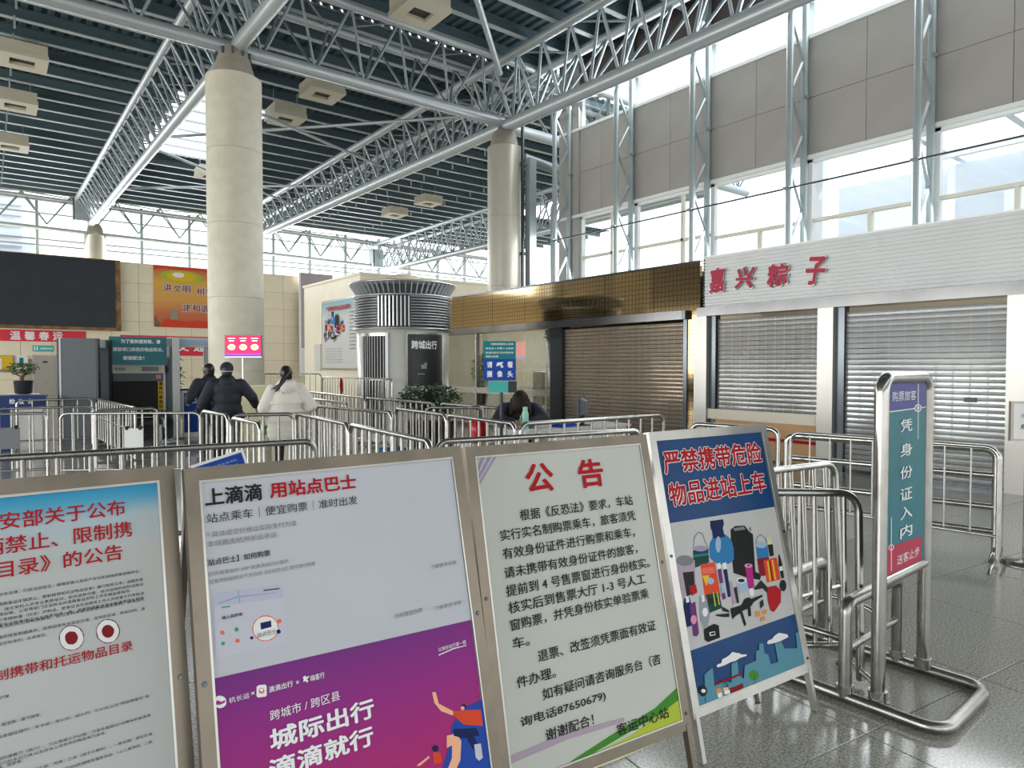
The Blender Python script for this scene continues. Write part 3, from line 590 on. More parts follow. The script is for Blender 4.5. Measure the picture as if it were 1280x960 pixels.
('paper',[(0.169,0.3),(0.203,0.297),(0.202,0.282),(0.169,0.285)]),
('ink',[(0.174,0.296),(0.2,0.295),(0.199,0.285),(0.175,0.287)]),
('skyline',[(0.018,0.11),(0.047,0.107),(0.045,0.089),(0.088,0.082),(0.1,0.148),(0.154,0.163),(0.148,0.103),(0.251,0.081),(0.27,0.152),(0.309,0.15),(0.301,0.099),(0.329,0.075),(0.349,0.125),(0.426,0.128),(0.436,0.165),(0.457,0.165),(0.464,0.189),(0.492,0.187),(0.49,0.144),(0.512,0.134),(0.518,0.091),(0.569,0.09),(0.569,0.168),(0.616,0.166),(0.629,0.134),(0.693,0.12),(0.719,0.116),(0.727,0.181),(0.758,0.181),(0.759,0.029),(0.019,0.009)]),
('paper',[(0.177,0.162),(0.187,0.168),(0.209,0.167),(0.219,0.181),(0.246,0.183),(0.266,0.187),(0.288,0.195),(0.312,0.185),(0.325,0.182),(0.342,0.172),(0.374,0.166),(0.369,0.16),(0.325,0.161),(0.298,0.156),(0.265,0.158),(0.232,0.155),(0.187,0.155)]),
('paper',[(0.517,0.182),(0.528,0.19),(0.557,0.191),(0.575,0.2),(0.609,0.206),(0.633,0.199),(0.667,0.187),(0.671,0.175),(0.61,0.17),(0.58,0.17),(0.524,0.175)]),
('maroon',[(0.147,0.101),(0.323,0.103),(0.326,0.094),(0.146,0.091)]),
('maroon',[(0.233,0.061),(0.319,0.06),(0.317,0.041),(0.233,0.038)]),
('teal',[(0.195,0.091),(0.23,0.089),(0.228,0.066),(0.195,0.066)]),
('leaf',[(0.427,0.066),(0.423,0.059),(0.414,0.054),(0.402,0.053),(0.389,0.054),(0.377,0.059),(0.368,0.066),(0.363,0.074),(0.363,0.082),(0.367,0.089),(0.376,0.094),(0.388,0.096),(0.4,0.095),(0.412,0.09),(0.422,0.083),(0.427,0.075)]),
('ink',[(0.399,0.074),(0.402,0.073),(0.396,0.041),(0.393,0.04)]),
('navy',[(0.376,0.043),(0.412,0.041),(0.4,0.024),(0.379,0.023)]),
('ink',[(0.1,0.083),(0.096,0.076),(0.089,0.071),(0.08,0.068),(0.071,0.069),(0.062,0.073),(0.055,0.079),(0.052,0.087),(0.052,0.095),(0.056,0.102),(0.063,0.107),(0.071,0.11),(0.081,0.109),(0.09,0.105),(0.097,0.099),(0.1,0.091)]),
('paper',[(0.092,0.086),(0.09,0.083),(0.087,0.082),(0.082,0.081),(0.077,0.082),(0.073,0.084),(0.069,0.086),(0.067,0.089),(0.066,0.092),(0.068,0.095),(0.071,0.096),(0.076,0.097),(0.081,0.096),(0.085,0.094),(0.089,0.092),(0.091,0.089)]),
('ink',[(0.08,0.063),(0.084,0.063),(0.08,0.023),(0.077,0.023)]),
('orange',[(0.185,0.061),(0.182,0.057),(0.178,0.054),(0.172,0.053),(0.165,0.054),(0.159,0.056),(0.154,0.06),(0.152,0.065),(0.152,0.069),(0.154,0.073),(0.159,0.076),(0.165,0.077),(0.171,0.077),(0.177,0.074),(0.182,0.07),(0.185,0.066)]),
('paper',[(0.155,0.06),(0.183,0.057),(0.182,0.041),(0.158,0.041)]),
('ink',[(0.157,0.041),(0.18,0.039),(0.172,0.019),(0.16,0.02)]),
('peach',[(0.224,0.063),(0.222,0.059),(0.218,0.057),(0.212,0.055),(0.207,0.056),(0.201,0.058),(0.197,0.062),(0.195,0.066),(0.195,0.071),(0.197,0.074),(0.201,0.077),(0.207,0.078),(0.212,0.078),(0.218,0.076),(0.222,0.072),(0.224,0.068)]),
('ink',[(0.199,0.076),(0.224,0.077),(0.223,0.069),(0.199,0.072)]),
('paper',[(0.197,0.06),(0.231,0.056),(0.23,0.041),(0.199,0.044)]),
('ink',[(0.199,0.044),(0.225,0.041),(0.216,0.017),(0.205,0.019)]),
]
ST=[
('购票旅客', 0.019, 0.819, 0.283, 0.0468, 'white', 0),
('凭', 0.117, 0.678, 0.145, 0.0611, 'white', 1),
('身', 0.121, 0.562, 0.145, 0.061, 'white', 1),
('份', 0.125, 0.454, 0.145, 0.0608, 'white', 1),
('证', 0.128, 0.35, 0.145, 0.0607, 'white', 1),
('入', 0.132, 0.26, 0.145, 0.0605, 'white', 1),
('内', 0.135, 0.171, 0.145, 0.0604, 'white', 1),
('送客止步', 0.103, 0.046, 0.275, 0.0462, 'white', 0),
]
ST_SHAPES=[
('indigo',[(-0.021,0.881),(0.429,0.881),(0.439,0.753),(-0.027,0.747)]),
('white',[(-0.027,0.752),(0.439,0.757),(0.439,0.753),(-0.027,0.747)]),
('white',[(0.381,0.753),(0.378,0.746),(0.369,0.74),(0.354,0.736),(0.337,0.735),(0.32,0.737),(0.305,0.741),(0.295,0.748),(0.292,0.755),(0.295,0.762),(0.304,0.768),(0.319,0.772),(0.336,0.773),(0.353,0.771),(0.368,0.767),(0.378,0.761)]),
('indigo',[(0.369,0.754),(0.367,0.748),(0.36,0.744),(0.349,0.741),(0.337,0.74),(0.324,0.742),(0.313,0.745),(0.306,0.749),(0.304,0.755),(0.306,0.76),(0.313,0.764),(0.323,0.767),(0.336,0.768),(0.348,0.767),(0.359,0.764),(0.367,0.759)]),
('white',[(0.329,0.872),(0.338,0.872),(0.347,0.6),(0.338,0.601)]),
('white',[(0.354,0.754),(0.352,0.75),(0.345,0.747),(0.337,0.747),(0.328,0.748),(0.321,0.751),(0.318,0.755),(0.321,0.758),(0.327,0.761),(0.336,0.762),(0.345,0.761),(0.352,0.758)]),
('crimson',[(-0.029,0.127),(0.411,0.113),(0.406,-0.008),(-0.02,-0.005)]),
('white',[(0.069,0.117),(0.067,0.112),(0.06,0.108),(0.05,0.106),(0.038,0.107),(0.026,0.109),(0.016,0.113),(0.009,0.119),(0.006,0.124),(0.008,0.129),(0.015,0.133),(0.025,0.135),(0.037,0.134),(0.049,0.132),(0.059,0.128),(0.066,0.122)]),
('crimson',[(0.061,0.118),(0.059,0.114),(0.054,0.111),(0.047,0.11),(0.038,0.11),(0.029,0.112),(0.021,0.115),(0.016,0.119),(0.014,0.123),(0.016,0.127),(0.02,0.13),(0.028,0.131),(0.037,0.131),(0.046,0.129),(0.054,0.126),(0.059,0.122)]),
('white',[(0.028,0.259),(0.036,0.258),(0.045,0.008),(0.038,0.009)]),
]

# the left part of the regulation board, past the frame edge: headings and the same small lines run on
B1 += [('交通运输部', .115, 1.085, .215, .0397, 'red', 1), ('《道路客运车', .12, 1.03, .27, .0393, 'red', 1), ('和托运物', .20, .977, .17, .0385, 'red', 1)]
B1 += [(_t[0][:26], .075, _t[2], .36, _t[4], 'ink', 0) for _t in B1 if _t[5] == 'ink' and len(_t[0]) > 20 and _t[1] < .47]
for _L in (B1, B2, B3, B4, ST):
    for _t in _L:
        if _t[5] == 'wred': text_geo(_t[0], .065)
        text_geo(_t[0], _t[6])

# ================================================================== THE SETTING
# ---- floor: polished granite tiles, laid 7 degrees off the wall line
fl = MB(); fl.bb(-40, 60, -30, 60, -.14, -.012); struct(fl.build('ground', 'grout')); bpy.data.objects['ground'].name = 'trim_1'
floor = structure('floor')
TS = 1.0; ang = math.radians(-7); ca, sa = math.cos(ang), math.sin(ang)
tm = MB().m('granite'); h_ = TS / 2 - .0022
tm.add([(-h_, -h_, -.012), (h_, -h_, -.012), (h_, h_, -.012), (-h_, h_, -.012), (-h_, -h_, -.001), (h_, -h_, -.001), (h_, h_, -.001), (-h_, h_, -.001),
        (-h_ + .002, -h_ + .002, 0), (h_ - .002, -h_ + .002, 0), (h_ - .002, h_ - .002, 0), (-h_ + .002, h_ - .002, 0)],
       [(0, 1, 5, 4), (1, 2, 6, 5), (2, 3, 7, 6), (3, 0, 4, 7), (4, 5, 9, 8), (5, 6, 10, 9), (6, 7, 11, 10), (7, 4, 8, 11), (8, 9, 10, 11)])
tile_me = tm.mesh('tile')
near = []; far = MB().m('granite')
for i in range(-34, 46):
    for j in range(-22, 48):
        u, v = (i + .27) * TS, (j + .18) * TS; x, y = u * ca - v * sa, u * sa + v * ca
        if x < -16 or x > 32 or y < -8 or y > 38.6: continue
        if x > 12.5 and y < 12.5: continue
        d = x * .613 + y * .79; lat = x * .79 - y * .613
        if d > .8 and abs(lat) < d * .86 + 1 and d < 18 and x < 11: near.append((d, x, y))
        else: far.add([(x + a * ca - b * sa, y + a * sa + b * ca, 0) for a, b in ((-h_, -h_), (h_, -h_), (h_, h_), (-h_, h_))], [(0, 1, 2, 3)])
near.sort()
for k, (d, x, y) in enumerate(near):
    if k < 290: place('tile', tile_me, floor, (x, y, 0), (0, 0, ang))
    else: far.add([(x + a * ca - b * sa, y + a * sa + b * ca, 0) for a, b in ((-h_, -h_), (h_, -h_), (h_, h_), (-h_, h_))], [(0, 1, 2, 3)])
stuff(far.build('tile', parent=floor))

# ---- roof deck with purlins
def zr(y): return 9.47 + .010 * (y - 14.4)          # centre height of the purlins
ceil = structure('ceiling')
def deck_strip(x0, x1, y0, y1, k='deck', name='roof_sheet', dz=.16):
    m = MB().m(k); w = .25; n = max(1, int((x1 - x0) / w)); vs = []; fs = []
    prof = []
    for i in range(n):
        a = x0 + (x1 - x0) * i / n; s_ = (x1 - x0) / n
        prof += [(a, 0), (a + s_ * .42, 0), (a + s_ * .5, .05), (a + s_ * .92, .05)]
    prof.append((x1, 0))
    for x, z in prof: vs += [(x, y0, zr(y0) + dz + z), (x, y1, zr(y1) + dz + z)]
    for i in range(len(prof) - 1): fs.append((2 * i, 2 * i + 2, 2 * i + 3, 2 * i + 1))
    m.add(vs, fs)
    return m.build(name, parent=ceil)
ys = [-6, 2, 8, 14.7, 15.9, 21.5, 29.0, 36.6, 39.8]
for a, b in zip(ys, ys[1:]):
    lt = (a in (14.7, 36.6))
    if a == 21.5:
        deck_strip(-14, 4.6, a, b); deck_strip(7.3, 22, a, b)
    else:
        x1 = 12.3 if b <= 14.8 else (22 if b < 30 else 30)
        deck_strip(-14, x1, a, b, 'deck_light' if lt else 'deck')
# skylight over the gap in the deck
sk = MB(); sk.bb(4.55, 7.35, 21.4, 29.1, 9.90, 9.92); struct(sk.build('window_1', 'window_glass'))
pm = {}
def purlin(x0, x1, y):
    L = round(x1 - x0, 2)
    if L not in pm:
        m = MB().m('purlin'); m.bb(-L / 2, L / 2, -.07, .07, -.105, -.085); m.m('purlin_web'); m.bb(-L / 2, L / 2, -.012, .012, -.085, .14); m.bb(-L / 2, L / 2, -.06, .06, .14, .155)
        pm[L] = m.mesh('purlin')
    place('purlin', pm[L], ceil, ((x0 + x1) / 2, y, zr(y)))
y = -5.5
while y < 39.4:
    if y < 14.2: purlin(-14, 12.2, y)
    elif 21.5 < y < 29: purlin(-14, 4.6, y); purlin(7.3, 22, y); m = MB(); m.bb(4.6, 7.3, y - .03, y + .03, zr(y) + .1, zr(y) + .16); m.build('glazing_bar', 'purlin', ceil)
    else: purlin(-14, 22 if y < 29 else 30, y)
    y += 1.07
# hangers / sag rods between the purlins (short drops seen along the deck)
hm = MB(); hm.bb(-.02, .02, -.02, .02, -.28, 0); hme = hm.mesh('hanger', 'purlin')
for yy in [15.6 + 1.07 * i for i in range(20)]:
    for xx in (.6, 14.2, 17.2): place('hanger', hme, ceil, (xx, yy, zr(yy) - .15))

# ---- roof trusses
rod = MB(); rod.tube([(0, 0, -.5), (0, 0, .5)], 1.0, 6); ROD = rod.mesh('web_member', 'truss_steel')
rod = MB(); rod.tube([(0, 0, -.5), (0, 0, .5)], 1.0, 10); CH = rod.mesh('chord', 'truss_light')
def member(p, q, r, parent, name='web_member', me=None):
    p = Vector(p); q = Vector(q); d = q - p
    o = bpy.data.objects.new(name, me or ROD); COL.objects.link(o); o.parent = parent
    o.rotation_mode = 'QUATERNION'; o.rotation_quaternion = Vector((0, 0, 1)).rotation_difference(d); o.location = (p + q) / 2
    o.scale = (r, r, d.length)
    return o
def truss(P, s0, s1, zb, zt, hw, bay, label, rb=.15, rt_=.10, rw=.032, x_style=False, group=None):
    """P(s, off, z) -> world point; triangular section, one bottom chord and two top chords"""
    t = thing('roof_truss', label, 'truss', P(s0, 0, 0), 0, group); B = Vector(P(s0, 0, 0))
    g = lambda s, o_, z: Vector(P(s, o_, z)) - B
    member(g(s0, 0, zb(s0)), g(s1, 0, zb(s1)), rb, t, 'bottom_chord', CH)
    for sd in (-1, 1): member(g(s0, sd * hw, zt(s0)), g(s1, sd * hw, zt(s1)), rt_, t, 'top_chord', CH)
    n = int(round((s1 - s0) / bay)); bay = (s1 - s0) / n
    for i in range(n):
        a = s0 + i * bay; b = a + bay; mid = (a + b) / 2
        for sd in (-1, 1):
            T = lambda s_: g(s_, sd * hw, zt(s_)); Bp = lambda s_: g(s_, 0, zb(s_))
            if x_style:
                member(T(a), Bp(mid), rw, t); member(Bp(mid), T(b), rw, t)
            else:
                member(T(a), Bp(a), rw * 1.15, t); member(T(a), Bp(b), rw, t)
        member(g(a, -hw if i % 2 else hw, zt(a)), g(b, hw if i % 2 else -hw, zt(b)), rw * .8, t, 'lacing')
    return t
PY = lambda X: (lambda s, o_, z: (X + o_, s, z)); PX = lambda Y: (lambda s, o_, z: (s, Y + o_, z))
t1b = lambda s: 7.98 + .019 * (s - 12); t1t = lambda s: 9.17 + .017 * (s - 16.9)
truss(PY(4.1), -3, 38.8, t1b, t1t, .62, .82, 'long grey lattice roof truss running over the stone column to the far left windows')
t2b = lambda s: 7.92 + .012 * (s - 14); t2t = lambda s: 9.22 + .002 * s
truss(PY(10.95), -3, 38.8, t2b, t2t, .6, .95, 'heavy grey roof truss passing over the silver column beside the grey panelled wall', rb=.17, rt_=.12, rw=.036)
truss(PY(19.7), 14.4, 38.8, lambda s: 7.55, lambda s: 9.1, .6, .9, 'grey lattice roof truss beyond the silver column, meeting the far windows right of centre')
truss(PX(14.4), -12, 10.9, lambda s: 7.98 + .003 * s, lambda s: 9.32, .62, 1.15, 'grey roof truss crossing the hall between the stone column and the silver column', rb=.14, x_style=True)
truss(PX(14.4), 10.9, 22, lambda s: 7.9, lambda s: 9.32, .62, 1.15, 'grey roof truss continuing right of the silver column behind the conduits', x_style=True)
truss(PX(38.7), -12, 30, lambda s: 8.25 - .028 * max(0, s - 9), lambda s: 9.62 - .028 * max(0, s - 9), .25, 1.93, 'light zigzag truss along the top of the far windows', rb=.09, rt_=.07, rw=.035, x_style=True)
def tie(p, q, r, lab): 
    t = thing('tie_rod', lab, 'brace', p); member((0, 0, 0), Vector(q) - Vector(p), r, t, 'rod', CH)
tie((4.3, 18.2, 8.5), (10.7, 21.5, 8.55), .045, 'thin grey tube bracing right of the stone column, the nearer of the crossed pair')
tie((4.3, 23.3, 8.62), (10.7, 16.3, 8.66), .045, 'thin grey tube bracing right of the stone column, crossing the nearer one')
tie((4.3, 30.2, 8.5), (10.7, 25.0, 8.55), .045, 'thin grey tube bracing seen left of the stone column under the skylight')
tie((4.3, 24.5, 8.62), (10.7, 29.5, 8.66), .045, 'thin grey tube bracing below the skylight, crossing the farther one')
tie((10.4, 13.9, 9.0), (6.9, 10.4, 9.15), .07, 'thick grey tube running from the silver column head up to the near roof')
# plates closing the far truss ends
for X, zb_, lab in ((4.1, 8.45, 'grey steel plate at the far end of the left truss above the small column'), (19.7, 7.6, 'grey steel plate at the far end of the right truss')):
    t = thing('end_plate', lab, 'plate', (X, 38.4, zb_)); m = MB(); m.bb(-.75, -.1, -.03, .03, .1, 1.2); m.bb(-.75, -.71, -.03, .6, .1, 1.2); m.build('plate', 'truss_light', t)

# ---- columns
def column(name, loc, r, top, rings, k, cone, label, off=0.0):
    t = thing(name, label, 'column', loc)
    h = (top - off) / rings
    m = MB(); m.lathe([(r - .02, .02), (r - .02, top - .02)], n=32); m.build('core', 'grout' if k == 'stone' else 'lintel_steel', t)
    rm = MB(); rm.lathe([(r, .003), (r, h - .003)], n=36); me = rm.mesh('cladding_ring', k)
    for i in range(rings): place('cladding_ring', me, t, (0, 0, off + i * h))
    m = MB(); m.lathe(cone, n=32); m.build('column_head', 'cone_grey', t)
    return t
c1 = column('stone_column', (4.05, 14.45, 0), .535, 7.38, 5, 'stone', [(.36, 7.36), (.40, 7.5), (.31, 7.8), (.30, 7.95)], 'thick beige stone clad round column with a tapered grey head')
m = MB()
for k in range(10):
    a = PI * 2 * k / 10; m.box((.33 * math.cos(a), .33 * math.sin(a), 7.86), (.04, .04, .12), a)
m.build('bolt_ring', 'gate_dark', c1)
c2 = column('silver_column', (10.95, 14.45, 0), .45, 7.35, 4, 'clad', [(.40, 7.33), (.30, 7.75), (.16, 7.85)], 'silver metal clad round column near the window wall corner')
m = MB()
for a in (.3, 1.9, 3.4, 5.0): m.bar((.36 * math.cos(a), .36 * math.sin(a), 7.36), (.15 * math.cos(a), .15 * math.sin(a), 8.0), .10, .06)
m.build('head_bracket', 'truss_steel', c2)
column('silver_column', (4.27, 38.8, 0), .47, 7.95, 4, 'clad', [(.36, 7.93), (.33, 8.3), (.22, 8.5)], 'small far silver column standing above the black display screen')
m_ = thing('conduit', 'tall blue green boxed duct clipped beside the silver column', 'duct', (11.45, 13.95, 0))
m = MB(); m.bb(-.11, .11, -.10, .10, 3.42, 7.05); m.build('duct', 'column_blue', m_)
for z in (4.55, 6.9): m = MB(); m.tube([(-.45, .25, z), (-.05, 0, z)], .045, 8); m.build('bracket', 'truss_steel', m_)
m = MB(); m.tube([(-.24, .05, 3.42), (-.24, .05, 8.3)], .045, 8); m.build('pipe', 'dark_steel', m_)
m_ = thing('downpipe', 'slim grey drain pipe at the corner of the window wall', 'pipe', (12.35, 14.1, 0)); m = MB(); m.tube([(0, 0, 0), (0, 0, 5.9), (.05, -.05, 6.1), (.05, -.05, 7.2)], .06, 8); m.build('pipe', 'column_blue', m_)
m = MB(); m.tube([(-.9, .15, 7.15), (0, 0, 7.0), (.5, -.1, 6.95)], .13, 10); m.build('elbow', 'truss_steel', m_)

# ---- right wall: window wall with grey panels behind the shops
XW = 12.1; CY = [4.53 + 2.13 * k for k in range(-2, 5)]; Y1 = 13.5
wr = structure('wall_right', (XW, 0, 0))
m = MB(); m.bb(.06, .2, -.2, Y1, 5.46, 7.6); m.build('backing', 'seam', wr)
pan = MB(); pan.bb(0, .07, -.5285, .5285, -.530, .530); pme = pan.mesh('grey_panel', 'grey_panel')
edges = [-.2] + [c for c in CY if c > 0]
for c in CY:
    for q in (0, 1):
        for r_ in (0, 1):
            yy = c - 1.6 + .5325 + q * 1.065 + .53
            if yy + .5 > Y1 + .3 or yy < -.3: continue
            place('grey_panel', pme, wr, (0, yy, 6.0 + r_ * 1.068))
m = MB(); m.bb(0, .2, -.2, Y1, 8.6, 9.7); m.build('upper_band', 'brown_wall', wr)
pil = MB(); pil.bb(-.05, .2, Y1 - .75, Y1, 3.4, 9.6); pil.build('end_pier', 'grey_panel', wr)
m = MB(); m.bb(-.02, .2, -.2, Y1, 0, 3.5); m.build('lower_wall', 'shop_dark', wr)
# glazing frames
def wframe(name, y0, y1, z0, z1, k, rails=(), posts=()):
    w = structure(name, (XW + .08, 0, 0)); fw = .05
    for (a, b, c, d) in ((y0, y1, z0, z0 + fw), (y0, y1, z1 - fw, z1), (y0, y0 + fw, z0, z1), (y1 - fw, y1, z0, z1)):
        m = MB(); m.bb(-.05, .05, a, b, c, d); m.build('window_frame', k, w)
    for z in rails: m = MB(); m.bb(-.045, .045, y0, y1, z - .03, z + .03); m.build('rail', 'cream_frame', w)
    for (yy, za, zb_) in posts: m = MB(); m.bb(-.045, .045, yy - .03, yy + .03, za, zb_); m.build('mullion', 'cream_frame', w)
    m = MB(); m.bb(.01, .018, y0 + fw, y1 - fw, z0 + fw, z1 - fw); m.build('pane', 'window_glass', w)
n = 2
for i, c in enumerate(CY):
    y0 = c - .05; y1 = min(c + 2.08, Y1 - .75)
    if y1 < -.1 or y0 > 12.5: continue
    y0 = max(y0, -.2)
    near_bay = c < 8.0
    wframe('window_%d' % n, y0, y1, 3.35, 5.40, 'white_frame', rails=(4.28,) if near_bay else (4.36,), posts=[(y0 + 1.05, 3.4, 4.25)] if near_bay else [(y0 + .8, 3.4, 5.35)]); n += 1
    wframe('window_%d' % n, y0, y1, 7.66, 8.55, 'white_frame'); n += 1
tr = MB(); tr.bb(XW - .06, XW + .1, -.2, Y1, 5.40, 5.47); struct(tr.build('trim_2', 'white_frame'))
tr = MB(); tr.bb(XW - .06, XW + .1, -.2, Y1, 7.60, 7.67); struct(tr.build('trim_3', 'white_frame'))
# lattice columns in front of the glazing
words = {2: 'nearest the right edge of the photo', 3: 'second from the right edge of the photo', 4: 'third from the right edge, left of the red sign characters', 5: 'fourth from the right edge, above the gold shop', 6: 'last one, at the corner by the silver column'}
def lattice(i, yc):
    t = thing('lattice_column', 'tall blue grey steel lattice column against the window wall, ' + words.get(i, 'beyond the right edge of the photo'), 'column', (11.5, yc, 0))
    m = MB(); m.tube([(0, 0, 2.9), (0, 0, 7.85), (.12, 0, 8.25), (.45, 0, 8.9), (.45, 0, 9.4)], .062, 10); m.build('front_chord', 'column_blue', t)
    m = MB(); m.tube([(.5, 0, 2.9), (.5, 0, 9.4)], .062, 10); m.build('rear_chord', 'column_blue', t)
    z = 3.1; s_ = 0
    while z < 8.0:
        a, b = (.04, .46) if s_ else (.46, .04)
        m = MB(); m.bar((a, 0, z), (b, 0, z + .68), .05, .05); m.build('brace', 'column_blue', t); z += .68; s_ = 1 - s_
    m = MB(); m.cyl((.5, -.03, 6.52), .06, .06, 10); m.build('clamp', 'truss_steel', t)
for i, c in enumerate(CY):
    if i >= 1: lattice(i, c)
m_ = thing('cable', 'thin dark steel cable stretched across the window wall in front of the panes', 'cable', (11.42, -1, 4.78)); m = MB(); m.tube([(0, 0, 0), (0, 14.2, -.02)], .018, 6); m.build('wire', 'cable', m_)
for c in CY[1:]: m = MB(); m.box((0, c + 1, 0), (.05, .12, .05)); m.build('clip', 'truss_steel', m_)

# ---- outdoors beyond the right windows: pale canopy and block
oc = thing('outdoor_canopy', 'pale grey canopy roof with beams outside the right windows', 'canopy', (15, 0, 0))
for k in range(7): m = MB(); m.bb(0, 12, -5.6 + 2.4 * k, -5.4 + 2.4 * k, 8.5, 8.9); m.build('beam', 'outside_pale', oc)
for k in range(4): m = MB(); m.bb(.6 + 3 * k, .8 + 3 * k, -6, 9.5, 8.3, 8.5); m.build('beam', 'outside_light', oc)
for k in range(4): m = MB(); m.bb(1.2, 1.45, -5 + 4.5 * k, -4.75 + 4.5 * k, 0, 8.4); m.build('post', 'outside_light', oc)
ob = thing('outdoor_building', 'pale blue grey building seen through the right windows', 'building', (26, 4, 0))
m = MB(); m.bb(0, 10, -16, 9, 0, 8.4); m.build('wall', 'outside_pale', ob)
for k in range(6): m = MB(); m.bb(-.1, 0, -15 + 4 * k, -12.4 + 4 * k, 5.2, 7.2); m.build('window', 'outside_light', ob)
ob = thing('outdoor_building', 'pale building with horizontal louvres outside the far left windows', 'building', (-4, 46, 0))
m = MB(); m.bb(-14, 6.2, 0, 6, 0, 13); m.build('wall', 'outside_light', ob)
for k in range(9): m = MB(); m.bb(-14, 5.6, -.3, 0, 7.0 + .55 * k, 7.28 + .55 * k); m.build('louvre', 'outside_pale', ob)
m = MB(); m.bb(-40, 70, -40, 90, -.5, -.2); struct(m.build('trim_4', 'asphalt'))

# ---- far wall: beige tiles below, glazing above
YF = 38.0
wb = structure('wall_back', (0, YF, 0))
m = MB(); m.bb(-14, 30, .03, .3, 0, 6.62); m.build('backing', 'grout', wb)
m = MB(); m.bb(-14, 30, .3, 1.7, 6.4, 6.6); m.build('window_shelf', 'beige_side', wb)
tw, th = 1.2, .945; tpm = MB(); tpm.bb(-tw / 2 + .008, tw / 2 - .008, 0, .04, -th / 2 + .008, th / 2 - .008); tpe = tpm.mesh('wall_tile', 'beige')
for i in range(-5, 17):
    for j in range(7):
        x = .6 + i * tw
        if 1.7 < x < 2.5 and j < 2: continue
        place('wall_tile', tpe, wb, (x, 0, th / 2 + j * th + .005))
m = MB(); m.bb(-14, -6, -.0, .03, 0, 6.62); m.bb(20, 30, 0, .03, 0, 6.62); m.build('plaster', 'beige', wb)
m = MB(); m.bb(-14, 30, -.0, .3, 6.62, 6.68); m.build('coping', 'beige_side', wb)
xs = [-13.8, -11.6, -9.4, -7.2, -5, -2.6, -.3, 1.98, 4.1, 6.42, 8.7, 10.95, 13.19, 15.36, 17.64, 19.9, 22.1, 24.3, 26.5, 28.7, 30]
for a, b in zip(xs, xs[1:]):
    w = structure('window_%d' % n, (0, YF + 1.6, 0)); n += 1
    m = MB(); m.bb(a - .06, a + .06, -.1, .1, 6.68, 9.7); m.build('mullion', 'column_blue', w)
    for z in (7.38, 7.66, 8.9): m = MB(); m.bb(a + .06, b - .06, -.03, .03, z - .03, z + .03); m.build('rail', 'steel' if z < 8 else 'truss_light', w)
    m = MB(); m.bb(a + .06, b - .06, .05, .06, 6.68, 9.7); m.build('pane', 'window_glass', w)
# door in the far wall
d = structure('door_1', (2.1, YF - .02, 0)); m = MB(); m.bb(-.42, .42, -.03, .03, 0, 2.04); m.build('door_leaf', 'door_metal', d)
for a in (-.47, .43): m = MB(); m.bb(a, a + .05, -.05, .04, 0, 2.09); m.build('door_frame', 'alu_light', d)
m = MB(); m.bb(-.47, .48, -.05, .04, 2.04, 2.09); m.build('door_frame', 'alu_light', d)
m = MB(); m.bb(-.08, .10, -.05, -.03, 1.72, 1.80); m.build('door_plate', 'black_plastic', d)
# beige wing that juts into the hall behind the booth
wg = structure('wall_middle', (10.35, 22.0, 0))
m = MB(); m.bb(0, 12, 0, 5.3, 0, 4.78); m.build('wall_block', 'beige_side', wg)
m = MB(); m.bb(-.05, 12.05, -.05, 5.35, 4.78, 4.86); m.build('coping', 'beige_side', wg)
wx = structure('wall_far_right', (22, 14, 0)); m = MB(); m.bb(0, .2, 0, 15, 0, 3.4); m.bb(0, 8, 15, 15.2, 0, 3.4); m.bb(8, 8.2, 15, 24.5, 0, 6.6); m.build('plaster', 'beige_side', wx)
wx = structure('wall_return', (12.2, 13.5, 0)); m = MB(); m.bb(0, 9.8, -.2, 0, 0, 3.4); m.build('plaster', 'beige_side', wx)

# unseen wall behind the camera, added to hold back open-sky light on the boards
wf = structure('wall_front_unseen', (0, -6, 0))
m = MB(); m.bb(-14, 12.3, -.2, 0, 3.2, 5.6); m.build('band', 'grey_panel', wf); m = MB(); m.bb(-14, 12.3, -.2, 0, 7.4, 9.8); m.build('band', 'grey_panel', wf)
for k in range(8): m = MB(); m.bb(-14 + 3.7 * k, -13.2 + 3.7 * k, -.2, 0, 0, 9.8); m.build('pier', 'beige_side', wf)
wl = structure('wall_left_unseen', (-14, 0, 0)); m = MB(); m.bb(-.2, 0, -6, 39, 0, .9); m.bb(-.2, 0, -6, 39, 4.8, 9.7); m.build('plaster', 'grey_panel', wl)  # unseen wall shaped for light: open band lights hall, solid top darkens reflections
for k in range(16): m = MB(); m.bb(-.15, 0, -6 + 3 * k, -5.85 + 3 * k, .9, 4.8); m.build('mullion', 'column_blue', wl)

# ================================================================== SHOPS ALONG THE RIGHT
X0 = 10.0
sf = thing('fluted_shop', 'white fluted shop front with a bright steel lintel and steel pillars', 'shop front', (X0, 0, 0))
m = MB().m('fluted')                                  # fluted fascia, one ridge every 58 mm
pr = []
z = 2.62
while z < 3.46: pr += [(0, z), (-.012, z + .008), (-.012, z + .048), (0, z + .056)]; z += .058
for (ya, yb) in ((-1.2, 1.45), (1.453, 4.4), (4.403, 7.35)):
    vs = [(x, yy, zz) for x, zz in pr for yy in (ya, yb)]; m.add(vs, [(2 * i, 2 * i + 1, 2 * i + 3, 2 * i + 2) for i in range(len(pr) - 1)])
m.bb(.001, .12, -1.2, 7.35, 2.6, pr[-1][1]); m.build('fluted_panel', parent=sf)
m = MB(); m.bb(-.03, .14, -1.2, 7.37, 3.47, 3.495); m.build('top_cap', 'rail_white', sf)
m = MB()
for k in range(16): m.box((-.005, 7.36, 2.65 + k * .052), (.05, .02, .022))
m.build('edge_teeth', 'dark_steel', sf)
m = MB(); m.bb(-.10, .22, -1.2, 7.45, 2.45, 2.60); m.build('lintel', 'lintel_steel', sf)
